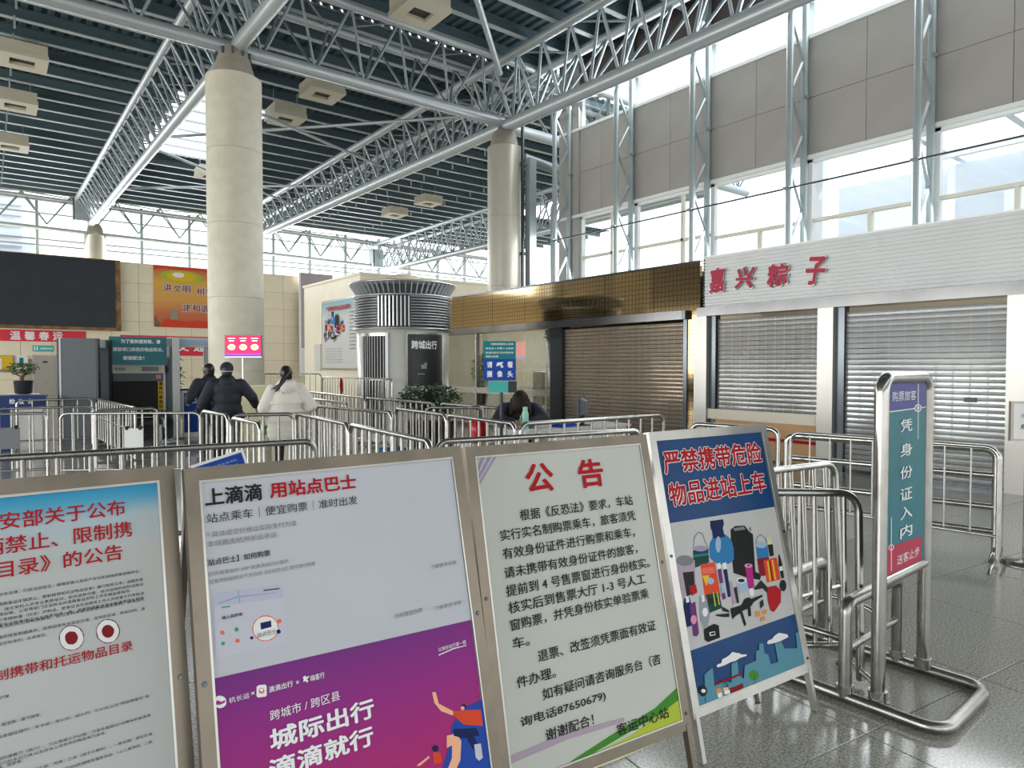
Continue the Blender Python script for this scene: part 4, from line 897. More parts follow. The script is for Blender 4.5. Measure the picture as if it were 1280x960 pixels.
for ya, yb in ((7.27, 7.53), (5.03, 5.27), (2.60, 2.86), (.4, .62)):
    m = MB(); m.bb(-.06, .22, ya, yb, 0, 2.45); m.build('pillar', 'pillar_steel', sf)
    m = MB(); m.bb(.02, .16, ya - .13, ya, 0, 2.45); m.build('guide_rail', 'dark_steel', sf)
m = MB(); m.bb(-.01, .20, 5.27, 7.27, .66, .83); m.build('sill_panel', 'counter_cream', sf)
m = MB(); m.bb(.03, .18, 5.27, 7.27, .05, .66); m.build('counter_front', 'wood_tan', sf)
m = MB(); m.bb(.02, .03, 5.27, 7.27, .36, .41); m.build('red_stripe', 'red', sf)
m = MB(); m.bb(.0, .22, 5.27, 7.27, 0, .05); m.build('kick_board', 'dark_steel', sf)

def slats(t, y0, y1, z0, z1, k, pitch=.078):
    n_ = int((z1 - z0) / pitch); L = y1 - y0; m = MB().m(k)
    a = pitch / 2 - .003
    P_ = [(-a, .0), (-a + .005, .006), (0, .008), (a - .005, .006), (a, 0), (a, -.008), (-a, -.008)]
    vs = [(x, yy, zz) for x in (-L / 2, L / 2) for yy, zz in P_]; c = len(P_)
    m.add(vs, [tuple(range(c)), tuple(reversed(range(c, 2 * c)))] + [(i, i + c, (i + 1) % c + c, (i + 1) % c) for i in range(c)])
    me = m.mesh('slat'); e = Euler((PI / 2, 0, -PI / 2))
    for i in range(n_): place('slat', me, t, (0, (y0 + y1) / 2, z0 + pitch * (i + .5)), e)
sh = thing('roller_shutter', 'closed grey roller shutter over the counter window, see-through blocks', 'shutter', (X0 + .09, 0, 0)); slats(sh, 5.29, 7.13, .83, 2.45, 'slat_grey')
m = MB(); m.bb(-.03, .03, 5.29, 7.13, .79, .84); m.build('bottom_bar', 'dark_steel', sh)
sh = thing('roller_shutter', 'closed pale grey roller shutter down to the floor behind the tall queue sign', 'shutter', (X0 + .09, 0, 0)); slats(sh, 2.88, 4.9, .04, 2.45, 'slat_light')
m = MB(); m.bb(-.03, .03, 2.88, 4.9, 0, .045); m.build('bottom_bar', 'dark_steel', sh)
m = MB(); m.box((-.03, 3.28, 1.14), (.02, .13, .06)); m.build('lock', 'gate_dark', sh)
sh = thing('roller_shutter', 'pale roller shutter at the far right beyond the small framed notice', 'shutter', (X0 + .09, 0, 0)); slats(sh, .64, 2.46, .04, 2.45, 'slat_light')
# inside of these shops
si = thing('shop_interior', 'dim beige room with shelves behind the grey shutters', 'room', (X0 + .3, 0, 0))
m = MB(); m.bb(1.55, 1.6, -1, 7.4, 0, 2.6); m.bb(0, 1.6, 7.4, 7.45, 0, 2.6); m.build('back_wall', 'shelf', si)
for yy in (5.4, 6.0, 6.6): m = MB(); m.bb(1.2, 1.5, yy, yy + .42, .7, 2.1); m.build('cabinet', 'door_metal', si)
for zz in (1.1, 1.5, 1.9): m = MB(); m.bb(1.1, 1.5, 5.3, 7.3, zz, zz + .03); m.build('shelf', 'counter_cream', si)
m = MB(); m.bb(.9, 1.45, 3.0, 4.8, 0, 2.0); m.build('cabinet', 'beige', si)

# red raised characters
ssn = thing('shop_sign', 'four raised red brush characters with chrome edges on the white fluted fascia', 'sign', (X0 - .03, 0, 0))
for c, yc, zc, w, h, rr in (('嘉', 7.06, 3.05, .30, .42, .05), ('兴', 6.52, 3.04, .34, .36, -.05), ('粽', 5.93, 3.02, .36, .36, 0.02), ('子', 5.31, 3.02, .31, .43, -.08)):
    vs, fs, asp, _n = text_geo(c, .035)
    for j in range(3):
        T = plane_mtx((-.022 * j - .004, yc, zc), (0, -1, 0), (0, 0, 1))
        R = Matrix.Rotation(rr, 4, 'Z')
        gg = 1.0 + (.06 if j < 2 else 0)
        mb = MB(T @ R)
        # sheared like brush writing
        pts = [((a - .5) * w * gg + .12 * (b - .5) * w, (b - .5) * h * gg, .0003 * (i // _n)) for i, (a, b) in enumerate(vs)]
        if j == 0:
            back = mb
            n0 = len(pts); mb.m('alu_light'); mb.add([(x, y, 0) for x, y, _ in pts] + [(x, y, .026 + _) for x, y, _ in pts], list(fs) + [tuple(q + n0 for q in f) for f in fs])
            ed = {}
            for f in fs:
                for q in range(len(f)):
                    e = (f[q], f[(q + 1) % len(f)]); ed[e] = 1
            fr = [(a_, b_, b_ + n0, a_ + n0) for (a_, b_) in ed if (b_, a_) not in ed]
            base = len(mb.v) - 2 * n0
            for f in fr: mb.f.append(tuple(q + base for q in f)); mb.mi.append(mb.cur); mb.sm.append(False)
            mb.build('chrome_edge', parent=ssn)
        elif j == 2:
            mb = MB(plane_mtx((-.037, yc, zc), (0, -1, 0), (0, 0, 1)) @ R); mb.m('crimson'); mb.add(pts, fs); mb.build('character', parent=ssn)

# ---- gold mirror-fronted shop
gf = thing('gold_shop', 'gold patterned mirror fascia shop front with a dark steel frame', 'shop front', (X0, 0, 0))
yy = 7.45; 
for w_ in (1.05, 1.3, 1.3, 1.3, 1.3, 1.3, 1.3, .75):
    m = MB(); m.bb(-.0, .06, yy + .004, yy + w_ - .004, 2.58, 3.42); m.build('gold_panel', 'gold_glass', gf); yy += w_
m = MB(); m.bb(-.02, .08, 7.45, 17.1, 3.42, 3.45); m.build('top_cap', 'dark_steel', gf)
m = MB(); m.bb(-.10, .2, 7.78, 17.1, 2.42, 2.58); m.build('lintel', 'lintel_steel', gf)
m = MB(); m.bb(-.10, .2, 7.70, 7.78, 2.42, 2.58); m.build('lintel_end', 'dark_steel', gf)
m = MB(); m.bb(0, .06, 7.45, 7.72, 0, 2.58); m.build('gold_panel', 'gold_glass', gf)
m = MB(); m.bb(-.02, .16, 7.72, 7.80, 0, 2.42); m.build('guide_rail', 'dark_steel', gf)
m = MB(); m.bb(-.04, .2, 11.06, 11.45, 0, 2.42); m.build('post', 'dark_steel', gf)
for ya in (14.4, 17.0): m = MB(); m.bb(0, .12, ya, ya + .06, 0, 2.42); m.build('window_post', 'stainless_dull', gf)
m = MB(); m.bb(-.02, .14, 11.45, 17.0, .88, 1.02); m.build('mid_rail', 'stainless_dull', gf)
m = MB(); m.bb(-.02, .14, 11.45, 17.0, 0, .1); m.build('kick_board', 'dark_steel', gf)
for ya, yb in ((11.45, 14.4), (14.46, 17.0)):
    m = MB(); m.bb(.05, .06, ya, yb, 1.02, 2.42); m.build('glass_pane', 'shop_glass', gf)
    m = MB(); m.bb(.05, .06, ya, yb, .1, .88); m.build('glass_pane', 'shop_glass', gf)
m = MB(); m.bb(.08, 2.1, 17.1, 17.2, 0, 3.4); m.build('side_wall', 'beige_side', gf)
sh = thing('roller_shutter', 'wide brownish see-through roller shutter of the gold fronted shop', 'shutter', (X0 + .07, 0, 0)); slats(sh, 7.80, 11.06, .04, 2.42, 'slat_bronze')
m = MB(); m.bb(-.03, .03, 7.80, 11.06, 0, .045); m.build('bottom_bar', 'dark_steel', sh)
si = thing('shop_interior', 'shop room behind the gold front with shelves and wall pictures', 'room', (X0 + .3, 0, 0))
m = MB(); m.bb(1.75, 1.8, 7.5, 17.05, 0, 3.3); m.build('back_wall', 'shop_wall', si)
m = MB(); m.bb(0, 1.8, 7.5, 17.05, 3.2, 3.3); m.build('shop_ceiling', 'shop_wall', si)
for ya in (11.6, 13.2, 14.8):
    for zz in (.5, 1.0, 1.45): m = MB(); m.bb(.7, 1.3, ya, ya + 1.35, zz, zz + .03); m.build('shelf', 'glass_green', si)
    for q in (0, 1.32): m = MB(); m.bb(.7, .73, ya + q, ya + q + .03, 0, 1.48); m.build('shelf_post', 'glass_green', si)
m = MB(); m.bb(1.2, 1.72, 11.6, 14.4, 0, 1.5); m.build('counter', 'counter_cream', si)
for ya, k in ((11.7, 'peach'), (12.6, 'beige'), (13.7, 'teal_box'), (14.9, 'coral'), (15.8, 'cream')):
    m = MB(); m.bb(1.72, 1.745, ya, ya + .8, 1.65, 2.5); m.build('wall_picture', k, si)
for ya, k in ((8.2, 'wood_tan'), (9.3, 'door_metal'), (10.2, 'wood_tan')):
    m = MB(); m.bb(.9, 1.5, ya, ya + .9, 0, 2.0); m.build('cabinet', k, si)
# display screens inside
for i, (ya, lab) in enumerate(((13.05, 'bright pink menu screen behind the shop glass, partly covered by the camera sign'), )):
    t = thing('menu_screen', lab, 'screen', (X0 + .5, ya, 1.75)); m = MB(); m.bb(0, .05, 0, .62, 0, .42); m.build('screen_panel', 'screen_show', t)

# ================================================================== ROUND BOOTH
bt = thing('ticket_booth', 'round white and steel kiosk with louvred collar and flared top', 'booth', (7.3, 13.35, 0))
CB = (0, 0, 0)
m = MB(); m.lathe([(1.0, 0), (1.0, 2.36), (.93, 2.38), (.93, 3.02)], n=48); m.build('booth_wall', 'booth_body', bt)
az0 = math.atan2(-13.35, -7.3)      # towards the viewer
lm = MB(); A0 = 0.0
for k in range(11):
    m = MB(); z = 2.43 + k * .058
    m.lathe([(1.03, z), (1.075, z + .012), (1.075, z + .022), (1.03, z + .034)], n=40, a0=az0 + .14, a1=az0 + 2 * PI - .52); m.build('louvre', 'louvre', bt)
for k in range(9):
    a = az0 - .52 + .075 * k + .03; m = MB(); m.box((1.05 * math.cos(a), 1.05 * math.sin(a), 2.72), (.05, .03, .62), a); m.build('louvre', 'louvre', bt)
m = MB(); m.lathe([(.985, 2.40), (.985, 3.06)], n=40); m.build('louvre_backing', 'booth_dark', bt)
for z in (2.36, 3.06): m = MB(); m.lathe([(1.0, z - .012), (1.085, z - .012), (1.085, z + .02), (1.0, z + .02)], n=48, caps=False); m.build('collar_ring', 'louvre', bt)
m = MB(); m.lathe([(.93, 3.06), (.96, 3.16), (1.04, 3.26), (1.16, 3.33), (1.16, 3.36), (.7, 3.42), (.2, 3.46), (.01, 3.47)], n=48); m.build('flared_cap', 'louvre', bt)
fm = MB(); fm.bar((.955, 0, 3.07), (1.135, 0, 3.325), .012, .06, up=(1, 0, -.7)); fme = fm.mesh('flare_fin', 'gate_light')
for k in range(56): place('flare_fin', fme, bt, (0, 0, 0), (0, 0, 2 * PI * k / 56))
m = MB(); m.lathe([(.955, 3.07), (1.0, 3.2), (1.09, 3.30)], n=48, caps=False); m.build('flare_backing', 'gate_dark', bt)
m = MB(); m.lathe([(.45, 3.44), (.35, 3.55), (.1, 3.60), (.01, 3.61)], n=24); m.build('roof_dome', 'beige', bt)
def arc_panel(a0, a1, z0, z1, r, k, name, parent=bt, th=.02):
    m = MB(); m.lathe([(r, z0), (r + th, z0), (r + th, z1), (r, z1)], n=10, a0=a0, a1=a1, smooth=False); m.build(name, k, parent)
arc_panel(az0 - .98, az0 - .36, .25, 2.22, .99, 'rubber', 'window_opening')
for a in (-1.02, -.36): arc_panel(az0 + a, az0 + a + .06, .2, 2.27, 1.0, 'white_frame', 'window_jamb', th=.05)
arc_panel(az0 - 1.02, az0 - .30, 2.20, 2.27, 1.0, 'stainless_dull', 'window_head', th=.05)
for k in range(9):
    a = az0 - .93 + .066 * k; m = MB(); m.tube([(1.04 * math.cos(a), 1.04 * math.sin(a), .3), (1.04 * math.cos(a), 1.04 * math.sin(a), 2.2)], .0065, 6); m.build('window_bar', 'white_frame', bt)
arc_panel(az0 - .95, az0 - .38, 1.28, 1.31, 1.02, 'stainless', 'cross_bar')
arc_panel(az0 + .05, az0 + .95, 1.12, 2.28, 1.0, 'stainless_dull', 'poster_frame', th=.03)
arc_panel(az0 + .09, az0 + .91, 1.16, 2.24, 1.012, 'booth_dark', 'poster', th=.03)
pt = bpy.data.objects[[o.name for o in bt.children if o.name.startswith('poster') and 'frame' not in o.name][0]]
vs, fs, asp, _n = text_geo('跨城出行', 2)
mb = MB().m('white'); mb.add([((1.046 + .0003 * (i // _n)) * math.cos(az0 + .16 + a * .58), (1.046 + .0003 * (i // _n)) * math.sin(az0 + .16 + a * .58), 1.93 + b * .18) for i, (a, b) in enumerate(vs)], fs); mb.build('lettering', parent=pt)
mb = MB().m('steel')
for (u, v, a_, b_) in ((.42, 1.52, .12, .09), (.36, 1.40, .16, .02), (.46, 1.60, .06, .05)):
    mb.add([(1.046 * math.cos(az0 + u - a_ / 2 + a_ * q), 1.046 * math.sin(az0 + u - a_ / 2 + a_ * q), v + b_ * w_) for q, w_ in ((0, 0), (1, 0), (1, 1), (0, 1))], [(0, 1, 2, 3)])
mb.build('printed_car', parent=pt)

# ---- bits on the far wall
def wall_thing(name, label, cat, x, y, z): return thing(name, label, cat, (x, y, z))
t = wall_thing('display_screen', 'huge dark switched-off display screen with rusty worn edges high on the far wall', 'screen', 1.2, 37.9, 3.42)
m = MB(); m.bb(-4.0, 3.75, -.22, .08, 0, 3.22); m.build('screen_face', 'screen_off', t)
for (a, b, c, e) in ((-4, 3.98, -.14, 0), (-4, 3.98, 3.22, 3.27), (3.75, 3.98, 0, 3.22)): m = MB(); m.bb(a, b, -.2, .08, c, e); m.build('rusty_edge', 'rust', t)
def banner(x0, x1, z0, z1, txt, xs0, h, w, lab):
    t = thing('banner', lab, 'banner', (x0, 37.985, z0)); m = MB(); m.bb(0, x1 - x0, -.01, .01, 0, z1 - z0); c = m.build('cloth', 'banner_red', t)
    mb = MB(plane_mtx((0, -.012, 0), (1, 0, 0), (0, 0, 1)))
    for i, ch in enumerate(txt): put_text(mb, ch, xs0 - x0 + i * w, (z1 - z0) / 2, h, h, 'white', 2)
    mb.build('lettering', parent=t)
banner(-2.5, 3.74, 2.70, 3.22, '温馨春运', .82, .40, .535, 'long red banner with white characters under the dark display screen')
banner(5.15, 9.4, 2.10, 3.10, '运交通', 6.93, .55, .78, 'red banner with white characters below the orange sunrise poster')
t = thing('wall_poster', 'large orange sunrise poster with dark red brush characters beside the display screen', 'poster', (6.66, 37.98, 3.55))
m = MB(); m.bb(0, 3.0, -.02, .02, 0, 3.1); m.build('sheet', 'sunrise', t)
mb = MB(plane_mtx((0, -.022, 0), (1, 0, 0), (0, 0, 1)))
mb.m('lime'); mb.poly([(.15 + 1.15 + 1.0 * math.cos(k * .4), 2.62 + .3 * math.sin(k * .4)) for k in range(16)], 0)
mb.m('yellow'); mb.poly([(1.3 + .7 * math.cos(k * .4), 2.60 + .24 * math.sin(k * .4)) for k in range(16)], .001)
mb.m('white'); mb.poly([(1.15 + .28 * math.cos(k * .4), 2.68 + .13 * math.sin(k * .4)) for k in range(16)], .002)
mb.m('redorange'); mb.poly([(0, 2.85), (.5, 3.0), (1.2, 2.93), (2.2, 2.98), (3, 2.8), (3, 3.1), (0, 3.1)], .001)
mb.m('rust'); mb.poly([(0, 0), (0, .6), (.12, .45), (.35, 0)], .003); mb.m('cone_grey'); mb.poly([(.75, .4), (.8, .95), (1.05, .95), (1.1, .4)], .003)
mb.m('redorange'); mb.poly([(.3, 0), (.5, .42), (1.6, .30), (2.0, .38), (3, .35), (3, 0)], .004)
for t_, x, z in (('讲', .44, 2.0), ('文', .90, 1.98), ('明', 1.34, 1.98), ('树', 2.02, 1.92), ('新', 2.45, 1.92), ('风', 2.9, 1.9), ('建', 1.33, 1.02), ('和', 1.78, 1.03), ('谐', 2.2, 1.03)):
    if x + .2 > 3.0: continue
    put_text(mb, t_, x - .02, z, .42, .44, 'paper', .06, .005); put_text(mb, t_, x, z, .38, .40, 'maroon', .02, .007)
mb.build('printed_picture', parent=t)
t = thing('wall_sign', 'small teal sign above the steel door in the far wall', 'sign', (1.65, 37.97, 2.24)); m = MB(); m.bb(0, .8, -.02, .02, 0, .28); m.build('plate', 'teal_box', t)
mb = MB(plane_mtx((0, -.022, 0), (1, 0, 0), (0, 0, 1))); put_text(mb, '无障碍电梯', .26, .14, .5, .12, 'white', 1); mb.m('white'); mb.poly([(.05, .05), (.1, .05), (.1, .24), (.05, .24)]); mb.poly([(.14, .05), (.2, .05), (.2, .24), (.14, .24)]); mb.build('lettering', parent=t)
t = thing('notice_board', 'wall notice board with an orange and white poster at the left edge', 'board', (-1.2, 37.97, 1.3)); m = MB(); m.bb(0, 2.15, -.04, .03, 0, .75); m.build('board_frame', 'cone_grey', t)
m = MB(); m.bb(.05, 2.1, -.05, -.04, .12, .72); m.build('sheet', 'yellow', t); m = MB(); m.bb(1.2, 1.7, -.055, -.05, .15, .6); m.build('sheet', 'paper', t)
t = thing('notice_board', 'narrow white framed notice right of the orange wall poster', 'board', (1.05, 37.97, 1.45)); m = MB(); m.bb(0, .42, -.03, .03, 0, .6); m.build('board_frame', 'paper', t); m = MB(); m.bb(.1, .25, -.035, -.03, .08, .5); m.build('sheet', 'teal', t)
t = thing('intercom', 'small white wall switch box right of the steel door', 'switch', (2.75, 37.95, 1.1)); m = MB(); m.bb(0, .14, -.05, .02, 0, .5); m.build('box', 'paper', t); m = MB(); m.bb(.04, .10, -.06, -.05, .3, .4); m.build('button', 'ink', t)
t = thing('wall_poster', 'tall mauve banner with a white lower part at the end of the far wall', 'poster', (14.05, 37.6, 1.0)); m = MB(); m.bb(0, 1.9, -.02, .02, 1.6, 5.85); m.build('upper_sheet', 'mauve_poster', t)
m = MB(); m.bb(0, 1.9, -.02, .02, 0, 1.6); m.build('lower_sheet', 'paper', t); m = MB(); m.bb(-.1, 0, -.04, .02, 0, 5.85); m.build('white_edge', 'white', t)
mb = MB(plane_mtx((0, -.022, 0), (1, 0, 0), (0, 0, 1))); mb.m('blue'); mb.poly([(.35, .5), (1.0, .5), (1.0, .75), (.35, .75)]); mb.m('lilac'); mb.poly([(.9 + .7 * math.cos(k * .4), 3.3 + .9 * math.sin(k * .4)) for k in range(16)]); mb.build('printed_picture', parent=t)
# wall vent box
t = thing('wall_poster', 'narrow teal poster on the beige side wall left of the large prohibited goods poster', 'poster', (10.33, 26.15, 1.38)); m = MB(); m.bb(-.02, .01, -.62, 0, 0, 1.05); m.build('sheet', 'notice_gradient', t)
t = thing('hazard_poster', 'large framed prohibited goods poster on the beige side wall beside the booth', 'poster', (10.33, 25.3, 1.42))
m = MB(); m.bb(-.05, .01, -3.5, 0, 0, 2.65); m.build('frame', 'alu_light', t)
m = MB(); m.bb(-.06, -.05, -3.42, -.08, .08, 2.57); m.build('sheet', 'notice_gradient', t)
mb = MB(plane_mtx((-.062, -.1, .08), (0, -1, 0), (0, 0, 1)))
for i, (k, pts) in enumerate(B4_SHAPES):
    if i > 60: break
    if k in ('skyline', 'shade'): continue
    mb.m(k); mb.poly([(x * 2.7 + .1, (y - .28) * 2.5 + .95) for x, y in pts], .0006 * i)
put_text(mb, '严禁携带危险品进站乘车', .45, 2.22, 2.2, .18, 'red', 2, .05)
for i in range(11): put_text(mb, '易燃易爆物品', 2.5, 2.0 - i * .13, .5, .05, 'ink', 0, .02)
for i in range(6): put_text(mb, '请旅客自觉配合安全检查工作谢谢合作', .3, .72 - i * .1, 1.6, .035, 'grey', 0, .02)
mb.build('printed_picture', parent=t)

# ================================================================== QUEUE BARRIERS
BARS = {}
def barrier(p, q, label, r=.022, zt=.95, zb=.20, step=.19, rb=.012, mids=(), bend=.09, k='stainless', lean=0.0, ends=(1, 1), feet=True, group=None, tubefoot=False):
    dx, dy = q[0] - p[0], q[1] - p[1]; L = math.hypot(dx, dy)
    t = thing('crowd_barrier', label, 'barrier', (p[0], p[1], 0), math.atan2(dy, dx), group)
    if lean: t.rotation_euler = (lean, 0, math.atan2(dy, dx))
    arc = lambda cx, cz, a0, a1: [(cx + bend * math.cos(a0 + (a1 - a0) * i / 5), 0, cz + bend * math.sin(a0 + (a1 - a0) * i / 5)) for i in range(6)]
    path = [(0, 0, .03)] + arc(bend, zt - bend, PI, PI / 2) + arc(L - bend, zt - bend, PI / 2, 0) + [(L, 0, .03)]
    m = MB(); m.tube(path, r, 10); m.build('frame', k, t)
    for z in (zb,) + tuple(mids): m = MB(); m.tube([(0, 0, z), (L, 0, z)], r * .8, 8); m.build('rail', k, t)
    n_ = max(1, int(round(L / step)));
    key = (rb, round(zt - zb, 2), k)
    if key not in BARS: bm_ = MB(); bm_.tube([(0, 0, 0), (0, 0, zt - zb)], rb, 8, caps=False); BARS[key] = bm_.mesh('bar', k)
    for i in range(1, n_): place('bar', BARS[key], t, (L * i / n_, 0, zb))
    if feet:
        for x in (.0, L):
            m = MB(); m.tube([(x, -.24, .016), (x, -.20, .05), (x, -.1, .075), (x, .1, .075), (x, .20, .05), (x, .24, .016)], r * .75, 8); m.build('foot', k, t)
    return t
TH = dict(r=.025, rb=.016, zb=.12, step=.2)
barrier((-1.2, 5.95), (2.16, 5.48), 'thick rail barrier behind the small navy board, ending in a rounded corner', mids=(.30,), k='stainless_dull', **TH)
barrier((2.46, 9.01), (3.16, 8.74), 'short thick barrier closing the lane in front of the woman in the white coat', mids=(), **TH)
barrier((3.18, 8.70), (3.05, 6.80), 'thick barrier running towards the camera just right of the white coat', **TH)
barrier((3.05, 6.76), (2.90, 4.84), 'thick barrier nearest the camera in the centre lane, leading to a bright corner joint', **TH)
barrier((2.94, 4.80), (5.04, 4.45), 'thick barrier crossing behind the white announcement board and the blue poster board', **TH)
barrier((4.73, 8.88), (4.62, 7.32), 'barrier in the centre lane running towards the seated person, far half', **TH)
barrier((4.62, 7.28), (4.52, 5.77), 'barrier in the centre lane ending at the corner by the mint bottle', **TH)
barrier((4.56, 5.72), (6.80, 5.62), 'barrier across the front of the service desk below the monitor', mids=(), **TH)
barrier((4.07, 10.27), (4.28, 8.15), 'barrier behind the centre lane, right of the white coat elbow', **TH)
barrier((5.25, 8.9), (5.9, 8.3), 'short turned barrier with a dark rounded rail in front of the booth plants', k='stainless_dull', **TH)
barrier((6.10, 15.9), (5.88, 12.32), 'farthest barrier of the row that runs past the round booth', **TH)
barrier((5.86, 12.22), (5.88, 9.70), 'middle barrier of the row that runs past the booth plants', **TH)
barrier((5.96, 9.62), (6.02, 7.75), 'nearest barrier of the row past the booth plants, ending behind the camera stand', **TH)
barrier((4.9, 13.2), (4.75, 10.6), 'barrier behind the white coat, left of the booth row', **TH)
barrier((.41, 15.28), (1.57, 15.14), 'far left barrier in front of the checkpoint desk', r=.022, rb=.011, step=.22)
barrier((-1.0, 12.6), (1.29, 12.29), 'left barrier with a thin dark top rail in front of the security panel', r=.018, rb=.009, step=.25)
barrier((.75, 10.7), (2.25, 9.73), 'left barrier with a bright rounded frame and a white sheet hung on it', r=.018, rb=.011, step=.155)
barrier((-.9, 11.35), (.62, 10.95), 'left barrier at the edge of the photo carrying a grey sheet', r=.020, rb=.012, step=.2)
barrier((1.64, 15.09), (1.73, 11.4), 'long barrier leading to the baggage scanner', r=.022, rb=.012, step=.25, mids=(.6,))
barrier((1.19, 11.15), (1.98, 11.15), 'dark rail barrier across the front of the baggage scanner', r=.022, rb=.012, k='stainless_dull')
barrier((2.33, 10.0), (2.42, 9.05), 'short barrier in front of the man in the black jacket', **TH)
barrier((2.30, 8.45), (2.34, 7.5), 'short barrier at the lower left of the white coat', **TH)
barrier((4.95, 17.7), (6.6, 16.3), 'tall thin railing below the hanging screen pole', r=.016, rb=.009, zt=1.38, step=.14)
barrier((6.10, 15.0), (6.26, 11.9), 'tall thin railing with a red ribbon in front of the booth window', r=.016, rb=.009, zt=1.32, step=.13, feet=False)
# right side
barrier((6.05, 4.6), (6.18, 3.66), 'thick barrier partly hidden behind the top corner of the blue poster board', mids=(.55,), **TH)
barrier((6.20, 3.58), (6.52, 1.92), 'thick post barrier with two heavy rails standing behind the thin barred one', r=.036, rb=.02, zt=.90, zb=.22, step=3, mids=(.42, .68))
barrier((6.02, 3.44), (6.14, 1.80), 'thin barred barrier in front of the pale roller shutter, right of the tall queue sign', r=.016, rb=.008, zb=.26, step=.19)
barrier((3.22, 2.24), (4.34, 2.12), 'slanting barrier stacked behind the queue sign, the farther of the two', r=.022, rb=.014, zb=.16, step=.11, lean=-.06)
barrier((2.93, 1.92), (3.38, 1.55), 'slanting barrier stacked behind the queue sign, the nearer of the two', r=.020, rb=.012, zb=.20, step=.075, lean=-.05, zt=.95)
t = thing('ribbon', 'red ribbon tied on the tall thin railing', 'ribbon', (6.15, 14.1, 1.05)); m = MB(); m.tube([(0, -.03, .26), (.01, -.03, .1), (0, -.04, -.1)], [.02, .05, .02], 8); m.build('cloth', 'red', t)
def sheet(x, y, z, w, h, rz, k, lab, kind='notice_sheet'):
    t = thing(kind, lab, 'notice', (x, y, z), rz); m = MB(); m.bb(0, w, -.006, .006, 0, h); m.build('sheet', k, t)
    m = MB(); m.bb(.02, .05, -.02, .03, h - .02, h + .03); m.bb(w - .05, w - .02, -.02, .03, h - .02, h + .03); m.build('hook', 'ink', t)
    return t
sheet(1.42, 10.22, .50, .24, .25, -.57, 'paper', 'blank white sheet hung on the left barrier below the scanner')
sheet(.06, 11.08, .49, .27, .28, -.26, 'grey', 'dark grey sheet hung on the barrier at the left edge')

# ================================================================== NOTICE BOARDS
def put_shapes(mb, shapes, dz=.00012):
    for i, (k, pts) in enumerate(shapes): mb.m(k); mb.poly(pts, dz * i)
def notice_board(label, x, y, zb, yaw, lean, w, h, fk, panels, texts, shapes, fw=.04, sx=1.0):
    texts = [(q[0], q[1] * sx, q[2], q[3] * sx, *q[4:]) for q in texts]; shapes = [(k, [(px * sx, py) for px, py in pts]) for k, pts in shapes]
    panels = [(n_, k, [(px * sx, py) for px, py in pts], zz) for n_, k, pts, zz in panels]
    t = thing('notice_board', label, 'sign board', (x, y, 0), yaw)
    a = Vector((1, 0, 0)); b = Vector((0, math.sin(lean), math.cos(lean)))
    T = plane_mtx((0, 0, zb), a, b)                       # local x right, y up the slope, z towards the reader
    P4 = [(0, 0), (w, 0), (w, h), (0, h)]; I4 = [(fw, fw), (w - fw, fw), (w - fw, h - fw), (fw, h - fw)]
    for i in range(4):
        j = (i + 1) % 4; m = MB(T); m.poly([P4[i], P4[j], I4[j], I4[i]], -.030, .034); fo = m.build('frame_bar', fk, t)
    m = MB(T)
    lip = .006
    for i in range(4):
        j = (i + 1) % 4; q = [(fw + (lip if I4[k_][0] < w / 2 else -lip), 0) for k_ in (i, j)]
        J4 = [(px + (lip if px < w / 2 else -lip), py + (lip if py < h / 2 else -lip)) for px, py in I4]
        m.poly([I4[i], I4[j], J4[j], J4[i]], -.012, .0145)
    m.build('inner_lip', 'alu_light', t)
    m = MB(T); m.poly(I4, -.026, .022); bk = m.build('backing', 'gate_light', t)
    pn = None
    for nm, k, pts, zz in panels: m = MB(T); m.poly(pts, zz); pn_ = m.build(nm, k, t); pn = pn or pn_
    if shapes: m = MB(T @ Matrix.Translation((0, 0, -.0016))); put_shapes(m, shapes, .00003); m.build('printed_picture', parent=pn)
    by = {}
    for s_, tx, ty, tw_, th_, k, bold in texts: by.setdefault(k, []).append((s_, tx, ty, tw_, th_, bold))
    for k, lst in by.items():
        if k == 'wred':
            m = MB(T)
            for s_, tx, ty, tw_, th_, bold in lst: put_text(m, s_, tx - .003, ty, tw_ + .006, th_ + .006, 'white', .065, .0004)
            m.build('lettering_outline', parent=pn)
        m = MB(T)
        for s_, tx, ty, tw_, th_, bold in lst: put_text(m, s_, tx, ty, tw_, th_, 'red' if k == 'wred' else k, bold, .0009)
        m.build('lettering', parent=pn)
    # legs: front pair straight on down the frame, rear pair splayed back
    up = Vector((0, math.sin(lean), math.cos(lean)))
    for xx in (.018, w - .018):
        fo = Vector((xx, 0, zb)) - up * (zb / math.cos(lean) - .004)
        m = MB(); m.bar(fo + Vector((0, .008, 0)), Vector((xx, .008, zb)) + up * .02, .028, .02); m.build('front_leg', fk, t)
        tp = Vector((xx, 0, zb)) + up * (h - .06) + Vector((0, .045, 0))
        m = MB(); m.bar(tp, (xx, tp.y + .42, .01), .024, .018); m.build('rear_leg', fk, t)
    m = MB(); m.bar((.018, tp.y + .30, .33), (w - .018, tp.y + .30, .33), .016); m.build('cross_bar', fk, t)
    m = MB(T)
    for (sx, sy) in ((fw / 2, h * .55), (w - fw / 2, h * .55), (w - fw / 2, .06)): m.lathe([(.007, 0), (.006, .004)], (sx, sy, .004), 8)
    stuff(m.build('screw', 'dark_steel', t))
    return t
R4 = lambda w, h, f: [(f, f), (w - f, f), (w - f, h - f), (f, h - f)]
